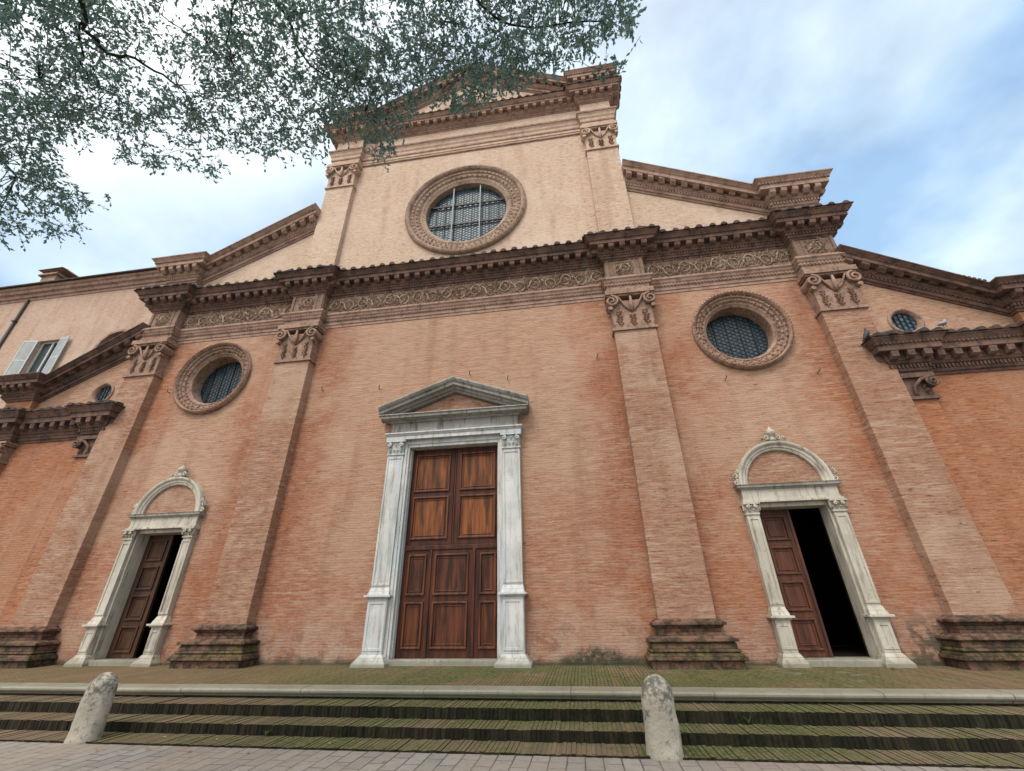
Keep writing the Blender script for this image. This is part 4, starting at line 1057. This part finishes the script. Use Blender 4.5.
while made < 8600 and tries < 120000:
    tries += 1
    u = rnd.uniform(-160, 700); v = rnd.uniform(-180, 250)
    if not canopy(u, v, -10): continue
    nz_ = noise.noise(Vector((u*.013, v*.016, 1.5)))+.6*noise.noise(Vector((u*.035, v*.035, 4.2)))
    edge = vmax(u)-v
    if nz_ < -.26 and edge > 18 and rnd.random() < .8: continue
    d0 = 8.6 if u < 120 else (8.6-(u-120)/200*1.6 if u < 320 else 6.9-(u-320)/320*.8)
    d = d0+rnd.gauss(0, .55)+max(0, edge)*.004*rnd.uniform(-1, 2)
    c = ray_pt(u, v, d)
    cluster(c, rnd.uniform(.09, .15), rnd.choice((8, 10, 12)), droop=.5+(.5 if u > 330 else .1))
    made += 1
for _ in range(900):
    u, v = rnd.uniform(325, 560), rnd.uniform(45, 165)
    if canopy(u, v, -5) and (v < 125 or u < 410): cluster(ray_pt(u, v, rnd.gauss(6.6, .35)), rnd.uniform(.08, .13), 9, droop=1.0)
for (u, v) in ((606, 70), (612, 66), (617, 72), (610, 76), (598, 66), (622, 68), (618, 64), (604, 62)): cluster(ray_pt(u, v, 6.2), .07, 12, .3, twig=False)
# the rest of the crown, behind and above the viewer
for _ in range(1500):
    a = random.uniform(0, 2*PI); r_ = 4.4*math.sqrt(random.random()); zc = random.uniform(-.6, 4.6); k_ = math.sqrt(max(.05, 1-((zc-1.6)/3.3)**2))
    c = top+Vector((r_*k_*math.cos(a), r_*k_*math.sin(a), zc+.8))
    p = to_px(c)
    if p and -60 < p[0] < 1090 and -60 < p[1] < 840: continue
    cluster(c, .2, 12, .3)
m = MB(); m.tube([(0, 0, -.3), (0, 0, 0), (.03, .02, .4), (.02, .08, 1.6), (.08, .05, 3.0), (.1, .1, 4.2), (.1, .1, 4.9)], [.42, .36, .27, .23, .20, .18, .14], 16)
trunk = m.build('trunk', BARK, tree)
lb = MB()
for l, r in limbs: MB().tube([p-TO for p in l], [max(.003, q*.34) for q in r], 7).build('limb', BARK, tree)
tw.build('twigs', BARK, tree)
lf.build('crown', LEAF, tree)

# ================================================================== SMALL THINGS
def fallen(x, y, z, a, label, i):
    m = MB(); L = random.uniform(.06, .09)
    m.add([(-L/2, 0, .004), (-L*.1, -L*.28, .012), (L/2, 0, .006), (-L*.1, L*.28, .014), (0, 0, .004)], [(0,1,4), (1,2,4), (2,3,4), (3,0,4)])
    m.add([(-L/2, 0, .004), (-L*.85, .004, .010), (-L*.85, -.004, .010)], [(0,1,2)])
    o = m.build('fallen_leaf', YLEAF); o.location = (x, y, z); o.rotation_euler = (random.uniform(-.2, .2), random.uniform(-.2, .2), a)
    tag(o, label, 'leaf', 'yellow leaves fallen on the steps and street')
for i, (x, y, z) in enumerate(((1.3, -3.6, -.28), (3.0, -3.1, -.138), (-4.9, -3.65, -.28), (-2.75, -4.15, ST_Z+.03), (-2.2, -4.1, ST_Z+.03), (-1.9, -4.20, ST_Z+.03), (-2.6, -4.55, ST_Z), (-1.9, -4.65, ST_Z), (-1.1, -4.6, ST_Z), (-.2, -4.25, ST_Z+.03), (.8, -4.8, ST_Z), (-3.2, -4.7, ST_Z), (7.9, -3.1, -.138))):
    fallen(x, y, z, random.uniform(0, 6), 'small yellow dead leaf lying on the grey street paving' if z == ST_Z else ('small yellow dead leaf lying on the upper brick step' if z > -.2 else 'small yellow dead leaf lying on the middle brick step' if z > -.3 else 'small yellow dead leaf lying on the lowest brick step'), i)
def weed(x, y, z, label, s_):
    m = MB()
    for i in range(14):
        a = random.uniform(0, 2*PI); L = random.uniform(.04, .09)*s_; b = Vector((math.cos(a)*L*.6, math.sin(a)*L*.6, L)); t_ = Vector((-math.sin(a), math.cos(a), 0))*.010*s_
        m.add([(0,0,0), tuple(b*.55-t_), tuple(b), tuple(b*.55+t_)], [(0,1,2,3)])
    o = m.build('weed', WEED); o.location = (x, y, z); tag(o, label, 'weed', 'green weeds sprouting from the steps')
weed(-1.35, -3.91, -.42, 'small green weed in the riser joint left of the main door steps', 1.1)
weed(5.35, -3.40, -.28, 'green weed tuft on the middle step just right of the right bollard', 1.2)
weed(6.9, -3.40, -.28, 'tiny green weed on the middle step below the right side door', .8)
weed(8.9, -.55, .0, 'low green weed at the foot of the right side portal', 1.0)
print('leaf faces', len(lf.f), 'clusters', made)
